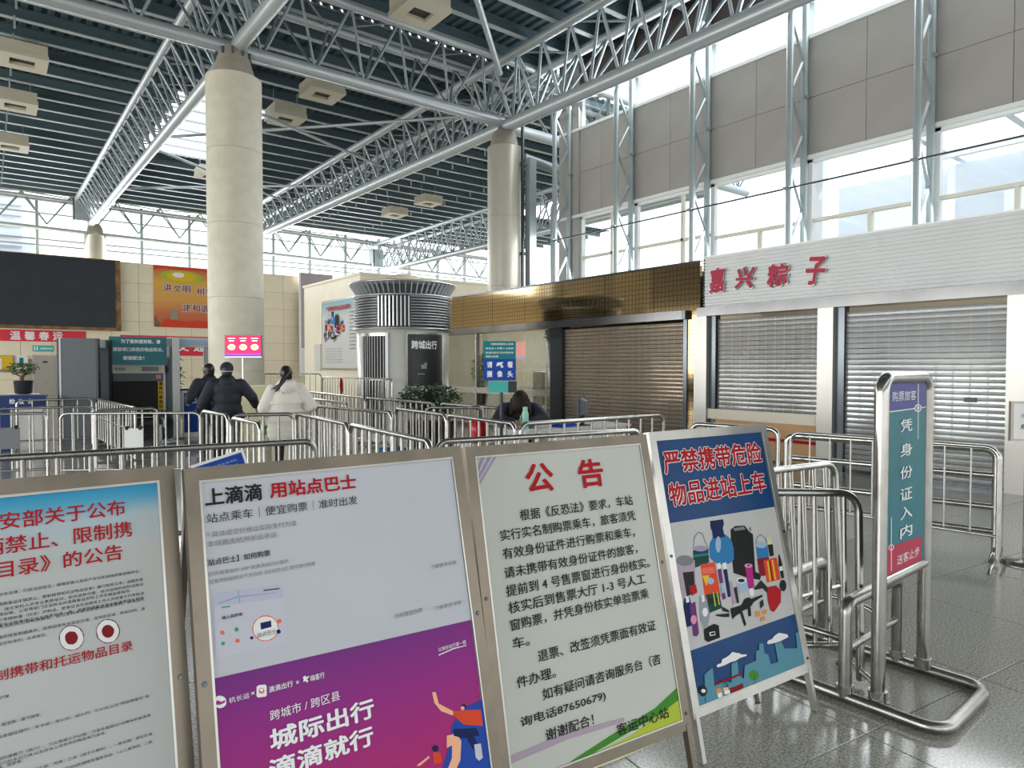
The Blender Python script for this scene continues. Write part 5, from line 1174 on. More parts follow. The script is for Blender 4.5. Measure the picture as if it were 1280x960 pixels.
notice_board('blue prohibited goods poster board with red characters, rightmost of the four notice boards', 2.202, 1.657, .17, -.08, .23, .79, 1.157, 'alu_light',
             [('poster_sheet', 'poster_blue', R4(.79, 1.157, .036), -.0030), ('picture_sheet', 'poster_pic', [(.038, .768), (.752, .757), (.752, .262), (.038, .253)], -.0022)], B4, B4_SHAPES, .034)
notice_board('white announcement board with large red title and bold black text, third from the left', 1.294, 1.713, .17, -.107, .232, .852, 1.155, 'alu',
             [('poster_sheet', 'poster_warm', R4(.84, 1.155, .042), -.0030)], B3, B3_SHAPES, .036, .852 / .84)
notice_board('white and magenta bus service advert board, second notice board from the left', .387, 1.60, .17, -.02, .24, .836, 1.18, 'alu',
             [('poster_sheet', 'poster_white', R4(.82, 1.18, .04), -.0030), ('advert_sheet', 'ad_gradient', [(.041, .041), (.779, .041), (.779, .633), (.041, .656)], -.0022)], B2, B2_SHAPES, .034, .836 / .82)
notice_board('white regulation board with red headings and two round seals, leftmost notice board', -.43, 1.665, .17, .02, .235, .82, 1.18, 'alu',
             [('poster_sheet', 'poster_grey', R4(.82, 1.18, .04), -.0030), ('sky_band', 'sky_strip', [(.041, .98), (.779, .98), (.779, 1.139), (.041, 1.139)], -.0022)], B1, B1_SHAPES, .036)
# small navy board propped behind
t = thing('notice_board', 'small navy board with a white frame leaning behind the advert board', 'sign board', (1.33, 4.85, 0), -.0)
m = MB(); T = plane_mtx((0, 0, .02), (1, 0, .26), (-.26, .22, .97)); m.T = T; m.poly([(0, 0), (.36, 0), (.36, .92), (0, .92)], 0, .02); m.build('board_frame', 'white', t)
m = MB(T); m.poly([(.02, .02), (.34, .02), (.34, .90), (.02, .90)], .021, .001); m.build('sheet', 'blue', t)
m = MB(T)
for i in range(5): put_text(m, '安全检查通道请排队', .04, .86 - i * .035, .26, .018, 'paleblue', 0, .023)
m.build('lettering', parent=t); m = MB(); m.bar((.1, .19, .75), (.1, .42, 0), .02); m.bar((.3, .19, .75), (.3, .42, 0), .02); m.build('rear_leg', 'white', t)

# ================================================================== TALL QUEUE SIGN ON ITS TUBE BASE
t = thing('queue_sign', 'tall teal queue sign in a rounded steel tube frame on a heavy floor base', 'sign', (3.20, 1.39, 0), .035)
W = .545; Z1 = 1.525; bd = .07
arc = lambda cx, cz, a0, a1, r_=bd: [(cx + r_ * math.cos(a0 + (a1 - a0) * i / 6), 0, cz + r_ * math.sin(a0 + (a1 - a0) * i / 6)) for i in range(7)]
m = MB(); m.tube([(0, 0, .04)] + arc(bd, Z1 - bd, PI, PI / 2) + arc(W - bd, Z1 - bd, PI / 2, 0) + [(W, 0, .04)], .031, 12); m.build('frame', 'stainless', t)
m = MB(); m.tube([(0, 0, .585), (W, 0, .585)], .026, 12); m.build('cross_tube', 'stainless', t)
Tm = plane_mtx((.055, 0, .62), (1, 0, 0), (0, 0, 1))
m = MB(Tm); m.poly([(-.022, -.015), (.455, -.015), (.455, .875), (-.022, .875)], -.012, .022); m.build('panel', 'gate_dark', t)
m = MB(Tm); m.poly([(0, 0), (.435, 0), (.435, .86), (0, .86)], .0115); shq = m.build('sign_sheet', 'sign_teal', t)
m = MB(Tm @ Matrix.Translation((0, 0, .012))); put_shapes(m, ST_SHAPES, .0002); m.build('printed_picture', parent=shq)
m = MB(Tm @ Matrix.Translation((0, 0, .013)))
for s_, tx, ty, tw_, th_, k, bold in ST: put_text(m, s_, tx, ty, tw_, th_, k, bold, .002)
m.build('lettering', parent=shq)
# base frame on the floor and two hoop rails (same welded piece)
bz = .03; y0 = -.28; y1 = 1.35; rr_ = .09
def rc(cx, cy, a0, a1): return [(cx + rr_ * math.cos(a0 + (a1 - a0) * i / 5), cy + rr_ * math.sin(a0 + (a1 - a0) * i / 5), bz) for i in range(6)]
xa, xb = -.04, W + .02
m = MB(); m.tube(rc(xa + rr_, y0 + rr_, PI, 1.5 * PI) + rc(xb - rr_, y0 + rr_, 1.5 * PI, 2 * PI) + rc(xb - rr_, y1 - rr_, 0, PI / 2) + rc(xa + rr_, y1 - rr_, PI / 2, PI), .028, 12, closed=True); m.build('floor_base', 'stainless_dull', t)
for yy in (.13, .52):
    m = MB(); pts = [(xa, yy, .03)] + [(p_[0], yy, p_[2]) for p_ in arc(xa + .05, .42, PI, PI / 2, .05)] + [(p_[0], yy, p_[2]) for p_ in arc(xb - .05, .42, PI / 2, 0, .05)] + [(xb, yy, .03)]
    m.tube(pts, .030, 12); m.build('hoop_rail', 'stainless_dull', t)
    m = MB(); m.tube([(xa, yy, .25), (xb, yy, .25)], .016, 8); m.build('cross_tube', 'stainless_dull', t)
    m = MB()
    for xx in (xa, xb): m.cyl((xx, yy, .07), .038, .03, 12)
    stuff(m.build('collar', 'stainless', t))
m = MB(); m.tube([(xa, .13, .30), (xa, .52, .30)], .016, 8); m.build('cross_tube', 'stainless_dull', t)
m = MB()
for xx in (0, W): m.cyl((xx, 0, .07), .04, .05, 12)
stuff(m.build('collar', 'stainless', t))

# small framed notice at the right edge
t = thing('framed_notice', 'small white framed notice on a thin steel pole at the right edge of the photo', 'sign', (6.50, 1.72, 0), -.8)
m = MB(); m.tube([(0, 0, .02), (0, 0, 1.0)], .017, 8); m.build('pole', 'stainless', t)
m = MB(); m.lathe([(.16, 0), (.16, .012), (.05, .03), (.02, .05)], n=20); m.build('base', 'stainless_dull', t)
m = MB(); m.bb(-.13, .30, -.02, .015, .985, 1.30); m.build('frame', 'door_metal', t)
m = MB(); m.bb(-.112, .282, -.024, -.02, 1.003, 1.282); m.build('sheet', 'paper', t)
m = MB(plane_mtx((-.112, -.0255, 1.0), (1, 0, 0), (0, 0, 1))); put_text(m, '购票请出示', .05, .185, .24, .032, 'grey', 0); put_text(m, '身份证原件', .045, .10, .28, .042, 'ink', 1); m.build('lettering', parent=t)

# ================================================================== SECURITY CHECK AREA
t = thing('hanging_screen', 'small flat screen with bright red and blue adverts beside the stone column', 'screen', (3.60, 13.62, 1.74), -.64)
m = MB(); m.bb(0, .70, 0, .04, 0, .43); m.build('screen_case', 'black_plastic', t)
m = MB(); m.bb(.012, .688, -.004, 0, .0, .42); m.build('screen_panel', 'screen_show', t)
m = MB(plane_mtx((0, -.006, 0), (1, 0, 0), (0, 0, 1)))
for i in range(3):
    cx = .13 + i * .22
    m.m('glow_white'); m.poly([(cx - .07, .36), (cx + .07, .36), (cx + .07, .375), (cx - .07, .375)]); m.poly([(cx - .05, .31), (cx + .05, .31), (cx + .05, .33), (cx - .05, .33)])
    m.poly([(cx + .075 * math.cos(k), .20 + .06 * math.sin(k)) for k in [j * .628 for j in range(10)]]); m.m('glow_yellow'); m.poly([(cx + .045 * math.cos(k), .20 + .035 * math.sin(k)) for k in [j * .628 for j in range(10)]], .001)
m.m('glow_white'); m.poly([(.0, 0), (.7, 0), (.7, .018), (0, .018)]); m.build('picture', parent=t)
m = MB(); m.tube([(.32, .06, -1.74), (.32, .06, .3)], .018, 8); m.build('pole', 'rail_white', t); m = MB(); m.bb(.2, .44, .04, .08, .1, .3); m.build('bracket', 'gate_dark', t)
m = MB(); m.lathe([(.22, -1.74), (.22, -1.72), (.05, -1.7)], (.32, .06, 0), 16); m.build('base', 'gate_dark', t)
def side(t, x0, x1, y0, y1, z1, name='side_panel'):
    m = MB(); m.bb(x0, x1, y0, y1, .0, z1); m.build(name, 'gate_dark', t)
    m = MB()
    for yy in (y0, y1): m.bb(x0 - .01, x1 + .01, yy - .02, yy + .02, .0, z1 + .005)
    m.build('edge_strip', 'gate_light', t)
t = thing('security_gate', 'walk-through metal detector arch right of the baggage scanner', 'detector', (3.22, 16.0, 0), .10)
side(t, -.06, .06, 0, .62, 2.18); side(t, .80, .92, -.1, .62, 2.2)
m = MB(); m.bb(-.06, .92, .1, .55, 2.0, 2.2); m.build('header', 'gate_light', t); m = MB(); m.bb(.05, .8, .07, .1, 2.04, 2.15); m.build('display', 'paleblue', t)
m = MB(); m.bb(-.12, .12, -.1, .72, 0, .03); m.bb(.74, .98, -.18, .72, 0, .03); m.build('floor_plate', 'gate_dark', t)
t = thing('security_gate', 'tall dark grey metal detector seen flat on, left of the baggage scanner', 'detector', (1.13, 15.75, 0), -.38)
for yy in (0, .85):
    m = MB(); m.bb(0, .60, yy, yy + .12, 0, 2.12); m.build('side_panel', 'gate_dark', t)
    m = MB(); m.bb(-.03, .0, yy - .01, yy + .13, 0, 2.12); m.build('edge_strip', 'gate_light', t); m = MB(); m.bb(.60, .64, yy - .01, yy + .13, 0, 2.12); m.bb(-.07, -.03, yy, yy + .12, 0, 2.12); m.build('edge_strip', 'black_plastic', t)
m = MB(); m.bb(.05, .55, .12, .85, 1.95, 2.1); m.build('header', 'gate_light', t)
# baggage scanner
t = thing('baggage_scanner', 'large dark baggage X-ray scanner with a black tunnel mouth', 'scanner', (1.93, 16.6, 0), -.12)
m = MB(); m.bb(0, .14, 0, 1.9, .35, 1.25); m.bb(1.02, 1.16, 0, 1.9, .35, 1.25); m.bb(0, 1.16, 0, 1.9, 1.25, 1.42); m.build('housing', 'gate_dark', t)
m = MB(); m.bb(0, 1.16, .05, 1.9, 1.42, 1.60); m.build('top_housing', 'unit_cream', t)
m = MB(); m.bb(-.02, 1.18, .2, 1.8, 0, .35); m.build('base', 'gate_dark', t)
m = MB(); m.bb(.14, 1.02, .25, 1.9, .45, 1.25); m.build('tunnel', 'black_plastic', t)
m = MB()
for k in range(11): m.bb(.15 + k * .079, .222 + k * .079, .12 + (k % 2) * .006, .126 + (k % 2) * .006, .50, 1.25)
m.build('lead_curtain', 'rubber', t)
m = MB(); m.bb(.1, 1.06, -.9, .2, .36, .44); m.build('conveyor', 'rubber', t); m = MB(); m.bb(.05, .1, -.9, .1, .30, .46); m.bb(1.06, 1.11, -.9, .1, .30, .46); m.build('conveyor_side', 'gate_light', t)
m = MB(); m.bb(.12, .2, -.85, -.77, 0, .36); m.bb(.96, 1.04, -.85, -.77, 0, .36); m.build('conveyor_leg', 'gate_light', t)
m = MB(); m.bb(1.18, 1.27, .5, 1.7, 0, 1.58); m.build('side_cover', 'gate_dark', t); m = MB(); m.bb(1.13, 1.18, -.01, .3, .6, 1.58); m.build('side_strip', 'gate_light', t)
for x in (.03, 1.06):
    m = MB(); m.bb(x - .03, x + .07, -.012, 0, .62, 1.24); st_ = m.build('warning_strip', 'yellow', t)
    m = MB(plane_mtx((x - .03, -.014, .62), (1, 0, 0), (0, 0, 1)))
    for i, ch in enumerate('请将行李放好'): put_text(m, ch, .012, .57 - i * .1, .075, .085, 'ink', 2)
    m.build('lettering', parent=st_)
for x in (.1, 1.04): m = MB(); m.bb(x - .05, x + .05, -.02, 0, 1.30, 1.38); m.build('warning_label', 'pink', t)
m = MB(plane_mtx((0, .045, 0), (1, 0, 0), (0, 0, 1))); put_text(m, '行李安检机', .08, 1.51, .34, .08, 'ink', 1); m.m('grey'); m.poly([(.72, 1.46), (1.05, 1.46), (1.05, 1.56), (.72, 1.56)]); m.build('lettering', parent=t)
t = thing('security_sign', 'teal sign with white security instructions standing above the baggage scanner', 'sign', (2.02, 16.4, 1.48), -.12)
m = MB(); m.bb(0, 1.08, 0, .025, .12, .72); m.build('panel', 'teal_sign' if 'teal_sign' in M else 'sign_teal', t); m = MB(); m.bb(.05, .08, .02, .2, -.05, .3); m.bb(1.0, 1.03, .02, .2, -.05, .3); m.build('bracket', 'gate_light', t)
m = MB(plane_mtx((0, -.003, 0), (1, 0, 0), (0, 0, 1))); put_text(m, '为了能快速安检，请', .22, .62, .74, .088, 'white', 2); put_text(m, '提前将口袋里的物品取出，', .07, .45, .95, .088, 'white', 2); put_text(m, '谢谢配合！', .25, .27, .40, .088, 'white', 2); m.build('lettering', parent=t)
# little sign & table beside the gate
t = thing('folding_sign', 'small blue and white folding sign inside the detector arch', 'sign', (3.40, 16.3, 0), -.1); m = MB(); m.bb(0, .34, 0, .03, .0, 1.02); m.build('board_frame', 'white', t); m = MB(); m.bb(.03, .31, -.004, 0, .1, .98); m.build('sheet', 'blue', t)
m = MB(plane_mtx((0, -.006, 0), (1, 0, 0), (0, 0, 1))); put_text(m, '入口', .08, .8, .2, .12, 'white', 2); m.build('lettering', parent=t)
t = thing('side_table', 'slim table with a black top between the scanner and the detector arch', 'table', (3.25, 17.9, 0), -.1); m = MB(); m.bb(0, .7, 0, .5, .98, 1.03); m.build('table_top', 'black_plastic', t)
for x, y_ in ((.03, .03), (.63, .03), (.03, .43), (.63, .43)): m = MB(); m.bb(x, x + .04, y_, y_ + .04, 0, .98); m.build('leg', 'black_plastic', t)
m = MB(); m.bb(.1, .62, .08, .42, .3, .96); m.build('cabinet', 'gate_light', t)
t = thing('cable_bundle', 'tangled white cables on the floor right of the scanner', 'cable', (2.95, 15.2, 0)); m = MB()
for k in range(5): m.tube([(random.uniform(-.2, .2), random.uniform(-.2, .2), random.uniform(.01, .08)) for _ in range(6)], .012, 5)
m.build('cable_run', 'rail_white', t)
# checkpoint desk
t = thing('checkpoint_desk', 'white desk with a navy front sign reading checkpoint at the left edge', 'desk', (-.55, 15.6, 0), -.1)
m = MB(); m.bb(0, 1.42, 0, .6, .98, 1.03); m.build('desk_top', 'navy_cloth', t); m = MB(); m.bb(.2, 1.35, .1, .55, 0, .98); m.build('desk_body', 'desk_white', t)
m = MB(); m.bb(0, 1.42, -.02, 0, .82, 1.03); sg = m.build('front_sign', 'navy_cloth', t)
m = MB(plane_mtx((0, -.022, 0), (1, 0, 0), (0, 0, 1)))
for i, ch in enumerate('检查台'): put_text(m, ch, .98 + i * .14 - .12, .925, .09, .10, 'white', 2)
m.build('lettering', parent=sg)
m = MB(); m.bb(.72, .86, -.01, .04, 0, .82); m.build('leg', 'navy_cloth', t)
t = thing('cardboard_box', 'low blue box on the checkpoint desk at the left edge', 'box', (-.5, 15.75, 1.03)); m = MB(); m.bb(0, .55, 0, .3, 0, .14); m.build('box_body', 'blue', t); m = MB(); m.bb(-.01, .56, -.01, .31, .10, .15); m.build('box_lid', 'teal', t)

# ---- plants
def leaves(n_, c, rad, size, k, name, parent, flat=.8):
    m = MB().m(k); c = Vector(c)
    for _ in range(n_):
        while True:
            p = Vector((random.uniform(-1, 1), random.uniform(-1, 1), random.uniform(-1, 1)))
            if .35 < p.length < 1: break
        p = Vector((p.x * rad[0], p.y * rad[1], p.z * rad[2])) + c
        e = Euler((random.uniform(-flat, flat), random.uniform(-flat, flat), random.uniform(0, 6.3))).to_matrix(); s_ = size * random.uniform(.7, 1.3)
        m.add([p + e @ Vector(v) * s_ for v in ((0, 0, 0), (.45, .22, .05), (1, 0, -.12), (.45, -.22, .05))], [(0, 1, 2, 3)])
    return stuff(m.build(name, parent=parent))
t = thing('bonsai_plant', 'potted bonsai with a leaning crown on the far left beyond the desk', 'plant', (.58, 17.2, 0))
m = MB(); m.lathe([(.10, 1.0), (.15, 1.02), (.17, 1.27), (.18, 1.28), (.16, 1.28), (.14, 1.2)], n=18); m.build('pot', 'pot', t)
m = MB(); m.tube([(0, 0, 1.2), (-.03, 0, 1.33), (.03, 0, 1.42), (-.05, 0, 1.52)], [.04, .035, .03, .02], 8); m.tube([(0, 0, 1.38), (.14, .02, 1.46)], [.02, .012], 6); m.tube([(0, 0, 1.34), (-.16, .02, 1.43)], [.02, .012], 6); m.build('trunk', 'bark', t)
leaves(420, (-.02, 0, 1.53), (.30, .26, .13), .06, 'foliage_light', 'foliage', t)
m = MB(); m.bb(-.28, .28, -.28, .28, 0, 1.0); m.build('plant_stand', 'desk_white', t)
for i, (x, y_, lab) in enumerate(((6.32, 11.0, 'bushy green plant in front of the booth poster, the left of the pair'), (6.66, 10.75, 'bushy green plant in front of the booth poster, the right of the pair'))):
    t = thing('bushy_plant', lab, 'plant', (x, y_, 0)); m = MB(); m.lathe([(.16, .0), (.20, .02), (.26, .55), (.27, .56), (.24, .56)], n=18); m.build('planter', 'pot', t)
    m = MB()
    for k in range(7): a = k * .9; m.tube([(.03 * math.cos(a), .03 * math.sin(a), .5), (.12 * math.cos(a), .12 * math.sin(a), .8), (.24 * math.cos(a), .24 * math.sin(a), 1.05)], [.012, .01, .005], 5)
    m.build('stem', 'bark', t); leaves(900, (0, 0, .96), (.40, .34, .27), .085, 'foliage', 'foliage', t)
t = thing('potted_plant', 'green leafy plant behind the scanner seen through the detector gap', 'plant', (4.3, 22.4, 0)); m = MB(); m.lathe([(.2, 0), (.28, .5)], n=14); m.build('pot', 'pot', t); leaves(500, (0, 0, 1.35), (.4, .35, .75), .14, 'foliage_light', 'foliage', t); m = MB(); m.tube([(0, 0, .5), (0, 0, 1.6)], .02, 6); m.build('stem', 'bark', t)

# ---- service desk on the right of the lane
t = thing('service_desk', 'white service desk behind the barrier under the monitor', 'desk', (4.85, 5.98, 0), .0)
m = MB(); m.bb(0, 1.75, 0, .62, .80, .83); m.build('desk_top', 'desk_white', t); m = MB(); m.bb(.35, .75, .04, .58, 0, .80); m.build('drawer_unit', 'counter_cream', t); m = MB(); m.bb(1.3, 1.7, .04, .58, 0, .80); m.build('drawer_unit', 'counter_cream', t); m = MB(); m.bb(.75, 1.3, .04, .07, .3, .80); m.build('front_panel', 'desk_white', t)
m = MB(); m.bb(.02, .06, .04, .58, 0, .80); m.build('leg', 'desk_white', t)
t = thing('computer_monitor', 'black computer monitor on the service desk, seen from behind at an angle', 'monitor', (5.92, 6.22, .83), -.95)
m = MB(); m.bb(-.02, .02, -.2, .2, .08, .38); m.build('screen_case', 'black_plastic', t); m = MB(); m.add([(.02, -.14, .12), (.02, .14, .12), (.02, .14, .34), (.02, -.14, .34), (.09, -.08, .16), (.09, .08, .16), (.09, .08, .3), (.09, -.08, .3)], [(4, 5, 6, 7), (0, 1, 5, 4), (1, 2, 6, 5), (2, 3, 7, 6), (3, 0, 4, 7)]); m.build('rear_housing', 'gate_dark', t)
m = MB(); m.bb(.01, .05, -.03, .03, .01, .2); m.build('stand', 'black_plastic', t); m = MB(); m.lathe([(.11, 0), (.11, .012), (.03, .02)], (.03, 0, 0), 16); m.build('stand_base', 'black_plastic', t)
t = thing('thermos_bottle', 'mint green thermos bottle with a handle standing at the desk corner', 'bottle', (4.99, 6.18, .83))
m = MB(); m.lathe([(.036, 0), (.04, .01), (.04, .19), (.03, .215)], n=20); m.build('bottle_body', 'mint', t); m = MB(); m.lathe([(.028, .215), (.028, .262), (.02, .268)], n=18); m.build('lid', 'mint', t); m = MB(); m.tube([(-.038, 0, .17), (-.07, 0, .165), (-.074, 0, .1), (-.038, 0, .08)], .006, 6); m.build('handle', 'mint', t)
t = thing('paper_tray', 'blue folder lying on the service desk between the person and the monitor', 'folder', (5.50, 6.08, .83), .2); m = MB(); m.bb(0, .26, 0, .2, 0, .05); m.build('folder_body', 'blue', t); m = MB(); m.bb(-.005, .265, -.005, .205, .05, .06); m.build('cover', 'cyan', t)
t = thing('red_bucket', 'shiny red canister on a white stool left of the desk', 'canister', (4.86, 6.98, 0)); m = MB(); m.bb(-.17, .17, -.17, .17, .0, .62); m.build('stool', 'desk_white', t); m = MB(); m.lathe([(.10, .62), (.11, .64), (.11, .88), (.08, .92), (.02, .93)], n=20); m.build('canister_body', 'red_gloss', t)
t = thing('face_camera_stand', 'black stand with a teal box and a navy and teal face check sign', 'stand', (4.76, 6.34, 0), -.66)
m = MB(); m.tube([(0, 0, .02), (0, 0, 1.28)], .02, 10); m.build('pole', 'black_plastic', t); m = MB(); m.lathe([(.11, 0), (.11, .015), (.04, .03)], n=20); m.build('base', 'black_plastic', t)
m = MB(); m.bb(-.15, .08, -.05, .05, 1.27, 1.40); m.build('camera_box', 'teal_box', t); m = MB(); m.bb(.08, .18, -.05, .05, 1.27, 1.40); m.build('camera_end', 'black_plastic', t)
m = MB(); m.bb(-.21, .17, .0, .015, 1.41, 1.87); pn = m.build('sign_panel', 'teal', t); m = MB(); m.bb(-.21, .17, -.003, 0, 1.41, 1.66); m.build('lower_sheet', 'blue', pn if False else t)
m = MB(plane_mtx((-.21, -.005, 1.41), (1, 0, 0), (0, 0, 1)))
for s_, x, y_, w_ in (('购票取票需本人到场', .09, .425, .26), ('身份证＋车票＋人脸核', .025, .375, .33), ('验通过后方可办理业务', .025, .325, .33), ('请配合检查', .025, .28, .15)): put_text(m, s_, x, y_, w_, .024, 'white', 1)
for ch, x, y_ in (('请', .04, .185), ('看', .28, .185), ('摄', .04, .075), ('像', .16, .075), ('头', .28, .075)): put_text(m, ch, x, y_, .065, .075, 'white', 2)
m.m('white'); m.poly([(.15, .165), (.21, .18), (.235, .215), (.16, .21)]); m.poly([(.20, .15), (.235, .15), (.225, .18), (.205, .18)]); m.build('lettering', parent=t)
t = thing('storage_crate', 'blue plastic crate on the floor beyond the centre barriers', 'crate', (4.75, 9.3, 0)); m = MB(); m.bb(0, .4, 0, .3, .0, .02); m.bb(0, .4, 0, .015, 0, .3); m.bb(0, .4, .285, .3, 0, .3); m.bb(0, .015, 0, .3, 0, .3); m.bb(.385, .4, 0, .3, 0, .3); m.build('crate_body', 'cyan', t)
t = thing('floor_cabinet', 'low yellowish cabinet behind the barriers below the hanging screen', 'cabinet', (3.55, 13.0, 0), -.5); m = MB(); m.bb(0, .62, 0, .4, 0, 1.2); m.build('cabinet_body', 'cream', t); m = MB(); m.bb(-.01, .63, -.01, .41, 1.2, 1.22); m.build('cabinet_top', 'beige', t)

# ---- ceiling units
for x, y_, z, sc, lab in ((.78, 20.2, 8.85, 1.05, 'cream ceiling air unit at the upper left, nearest of the left row of three'), (.74, 23.7, 8.85, 1.05, 'cream ceiling air unit at the left, middle of the row of three'), (.72, 28.2, 8.85, 1.05, 'cream ceiling air unit at the left, farthest of the row of three'),
                       (7.25, 17.7, 8.85, 1.0, 'cream ceiling air unit right of the stone column, nearer of the two'), (7.1, 20.1, 8.85, 1.0, 'cream ceiling air unit right of the stone column, farther of the two'), (7.2, 12.4, 8.85, 1.0, 'large cream ceiling air unit at the top centre of the photo'),
                       (15.8, 26.5, 8.85, 1.0, 'cream ceiling air unit left of the silver column, the right of the far pair'), (15.7, 29.5, 8.85, 1.0, 'cream ceiling air unit left of the silver column, the left of the far pair'), (6.9, 27.9, 8.85, 1.0, 'cream ceiling air unit just visible left of the stone column'), (.7, 14.9, 8.7, .9, 'cream ceiling air unit cut by the top edge at the left')):
    t = thing('ceiling_unit', lab, 'air unit', (x, y_, z)); a = .48 * sc; b = .2 * sc
    for (p0, p1, q0, q1) in ((-a, a, -a, -b), (-a, a, b, a), (-a, -b * 1.2, -b, b), (b * 1.2, a, -b, b)): m = MB(); m.bb(p0, p1, q0, q1, 0, .1); m.build('face_panel', 'unit_cream', t)
    m = MB(); m.bb(-a * .96, a * .96, -a * .96, a * .96, .1, .34); m.build('unit_body', 'unit_cream', t); m = MB(); m.bb(-b * 1.2, b * 1.2, -b, b, .08, .1); m.build('grille', 'black_plastic', t)
    for sx in (-.35, .35): m = MB(); m.bar((sx, 0, .34), (sx, 0, .9), .015); m.build('hanger', 'gate_light', t)

# ================================================================== PEOPLE
def hand(parent, c, d, palm, k='skin', s=1.0, name='hand', curl=.5):
    """palm with four curled fingers and a thumb; d = pointing direction, palm = palm normal"""
    d = Vector(d).normalized(); n = Vector(palm).normalized(); sd = d.cross(n).normalized(); c = Vector(c); m = MB()
    m.box(tuple(c + d * .045 * s), (.001, .001, .001))
    m.cap(c, c + d * .075 * s, .026 * s, .034 * s)
    for i, L in enumerate((.070, .080, .074, .058)):
        b = c + d * .085 * s + sd * (i - 1.5) * .019 * s; q = b + (d * math.cos(curl * .6) + n * math.sin(curl * .6)) * L * .5 * s; e = q + (d * math.cos(curl * 1.6) + n * math.sin(curl * 1.6)) * L * .5 * s
        m.cap(b, q, .0095 * s, .0088 * s, 8); m.cap(q, e, .0088 * s, .0075 * s, 8)
    b = c + d * .03 * s - sd * .03 * s; q = b + (d * .7 - sd * .7 + n * .2) * .04 * s; e = q + (d * .95 - sd * .1 + n * .3) * .035 * s
    m.cap(b, q, .012 * s, .0105 * s, 8); m.cap(q, e, .0105 * s, .009 * s, 8)
    return m
def person(label, loc, rz, H=1.66, coat='jacket_black', long_coat=False, arms=None, cap=False, ponytail=False, seated=False, turn=0.0, lean=0.0):
    t = thing('person', label, 'person', loc, rz); s = H / 1.70
    V = lambda x, y, z: Vector((x, y + (z - .9) * math.tan(lean) if z > .9 else y, z)) * s
    head = V(0, .02, 1.575); 
    R = Matrix.Rotation(turn, 3, 'Z')
    # one continuous body: legs, trunk, arms, neck and head with a face
    m = MB()
    for sx in (-1, 1):
        m.cap(V(.09 * sx, 0, .90), V(.10 * sx, .01, .50), .082 * s, .056 * s); m.cap(V(.10 * sx, .01, .50), V(.11 * sx, -.01, .10), .054 * s, .036 * s); m.cap(V(.11 * sx, -.02, .045), V(.115 * sx, .13, .035), .038 * s, .032 * s)
    m.ell(V(0, 0, .93), (.165 * s, .11 * s, .12 * s)); m.ell(V(0, 0, 1.10), (.14 * s, .10 * s, .17 * s)); m.ell(V(0, 0, 1.28), (.17 * s, .11 * s, .16 * s))
    m.cap(V(-.13, 0, 1.38), V(.13, 0, 1.38), .058 * s, .058 * s); m.cap(V(0, 0, 1.38), V(0, .01, 1.50), .055 * s, .05 * s)
    m.ell(head, (.076 * s, .092 * s, .112 * s)); m.ell(head + R @ V(0, .03, 0) * 1.0 if False else head + R @ Vector((0, .03, -.045)) * s, (.055 * s, .058 * s, .06 * s))
    m.ell(head + R @ Vector((0, .095, -.012)) * s, (.014 * s, .018 * s, .024 * s))
    for sx in (-1, 1): m.ell(head + R @ Vector((.078 * sx, .0, -.01)) * s, (.012 * s, .02 * s, .03 * s))
    AR = arms or [((-.20, 0, 1.36), (-.36, -.03, 1.12), (-.26, .20, 1.05)), ((.20, 0, 1.36), (.36, -.03, 1.12), (.26, .20, 1.05))]
    for sh, el, wr_ in AR: m.cap(V(*sh), V(*el), .050 * s, .040 * s); m.cap(V(*el), V(*wr_), .040 * s, .028 * s)
    body = blob('body', m, 'skin', t, .014)
    for sh, el, wr_ in AR:
        d = (V(*wr_) - V(*el)).normalized(); hm_ = hand(t, V(*wr_) + d * .03, d, (0, 0, -1), s=s); blob('hand', hm_, 'skin', t, .005, 2)
    # face details
    m = MB()
    for sx in (-1, 1): m.m('white'); m.ell(head + R @ Vector((.03 * sx, .083, .008)) * s, (.012 * s, .006 * s, .007 * s), 8, 6); m.m('hair'); m.ell(head + R @ Vector((.03 * sx, .089, .008)) * s, (.005 * s, .003 * s, .005 * s), 8, 6); m.ell(head + R @ Vector((.03 * sx, .088, .028)) * s, (.016 * s, .005 * s, .004 * s), 8, 6)
    m.m('red'); m.ell(head + R @ Vector((0, .088, -.055)) * s, (.02 * s, .006 * s, .006 * s), 8, 6); m.build('face_features', parent=t)
    # jacket
    m = MB(); pf = 1.0; low = .50 if long_coat else .84
    if long_coat: m.ell(V(0, 0, .80), (.28 * s, .20 * s, .28 * s)); m.ell(V(0, 0, .66), (.29 * s, .20 * s, .18 * s)); m.ell(V(0, -.02, 1.12), (.245 * s, .18 * s, .26 * s))
    m.ell(V(0, 0, .98), (.225 * s, .155 * s, .17 * s)); m.ell(V(0, -.01, 1.14), (.215 * s, .15 * s, .19 * s)); m.ell(V(0, -.01, 1.29), (.225 * s, .145 * s, .16 * s))
    m.cap(V(-.16, -.01, 1.36), V(.16, -.01, 1.36), .085 * s, .085 * s)
    for sh, el, wr_ in AR: g_ = 1.2 if long_coat else 1.06; m.cap(V(*sh), V(*el), .088 * s * g_, .078 * s * g_); m.cap(V(*el), V(*wr_), .078 * s * g_, .06 * s * g_)
    m.cap(V(-.05, -.01, 1.45), V(.05, -.01, 1.45), .062 * s, .062 * s)
    if long_coat:
        for z in (.72, .86, 1.0, 1.14):
            m.tube([V(.275 * math.cos(a), .185 * math.sin(a), z) for a in [i * PI / 10 for i in range(20)]], .020 * s, 8, closed=True)
        m.ell(V(0, -.13, 1.37), (.13 * s, .08 * s, .10 * s)); m.cap(V(-.09, -.08, 1.44), V(.09, -.08, 1.44), .05 * s, .05 * s)
    else:
        m.cap(V(-.19, 0, .88), V(.19, 0, .88), .075 * s, .075 * s); m.ell(V(0, -.10, 1.40), (.11 * s, .06 * s, .07 * s))
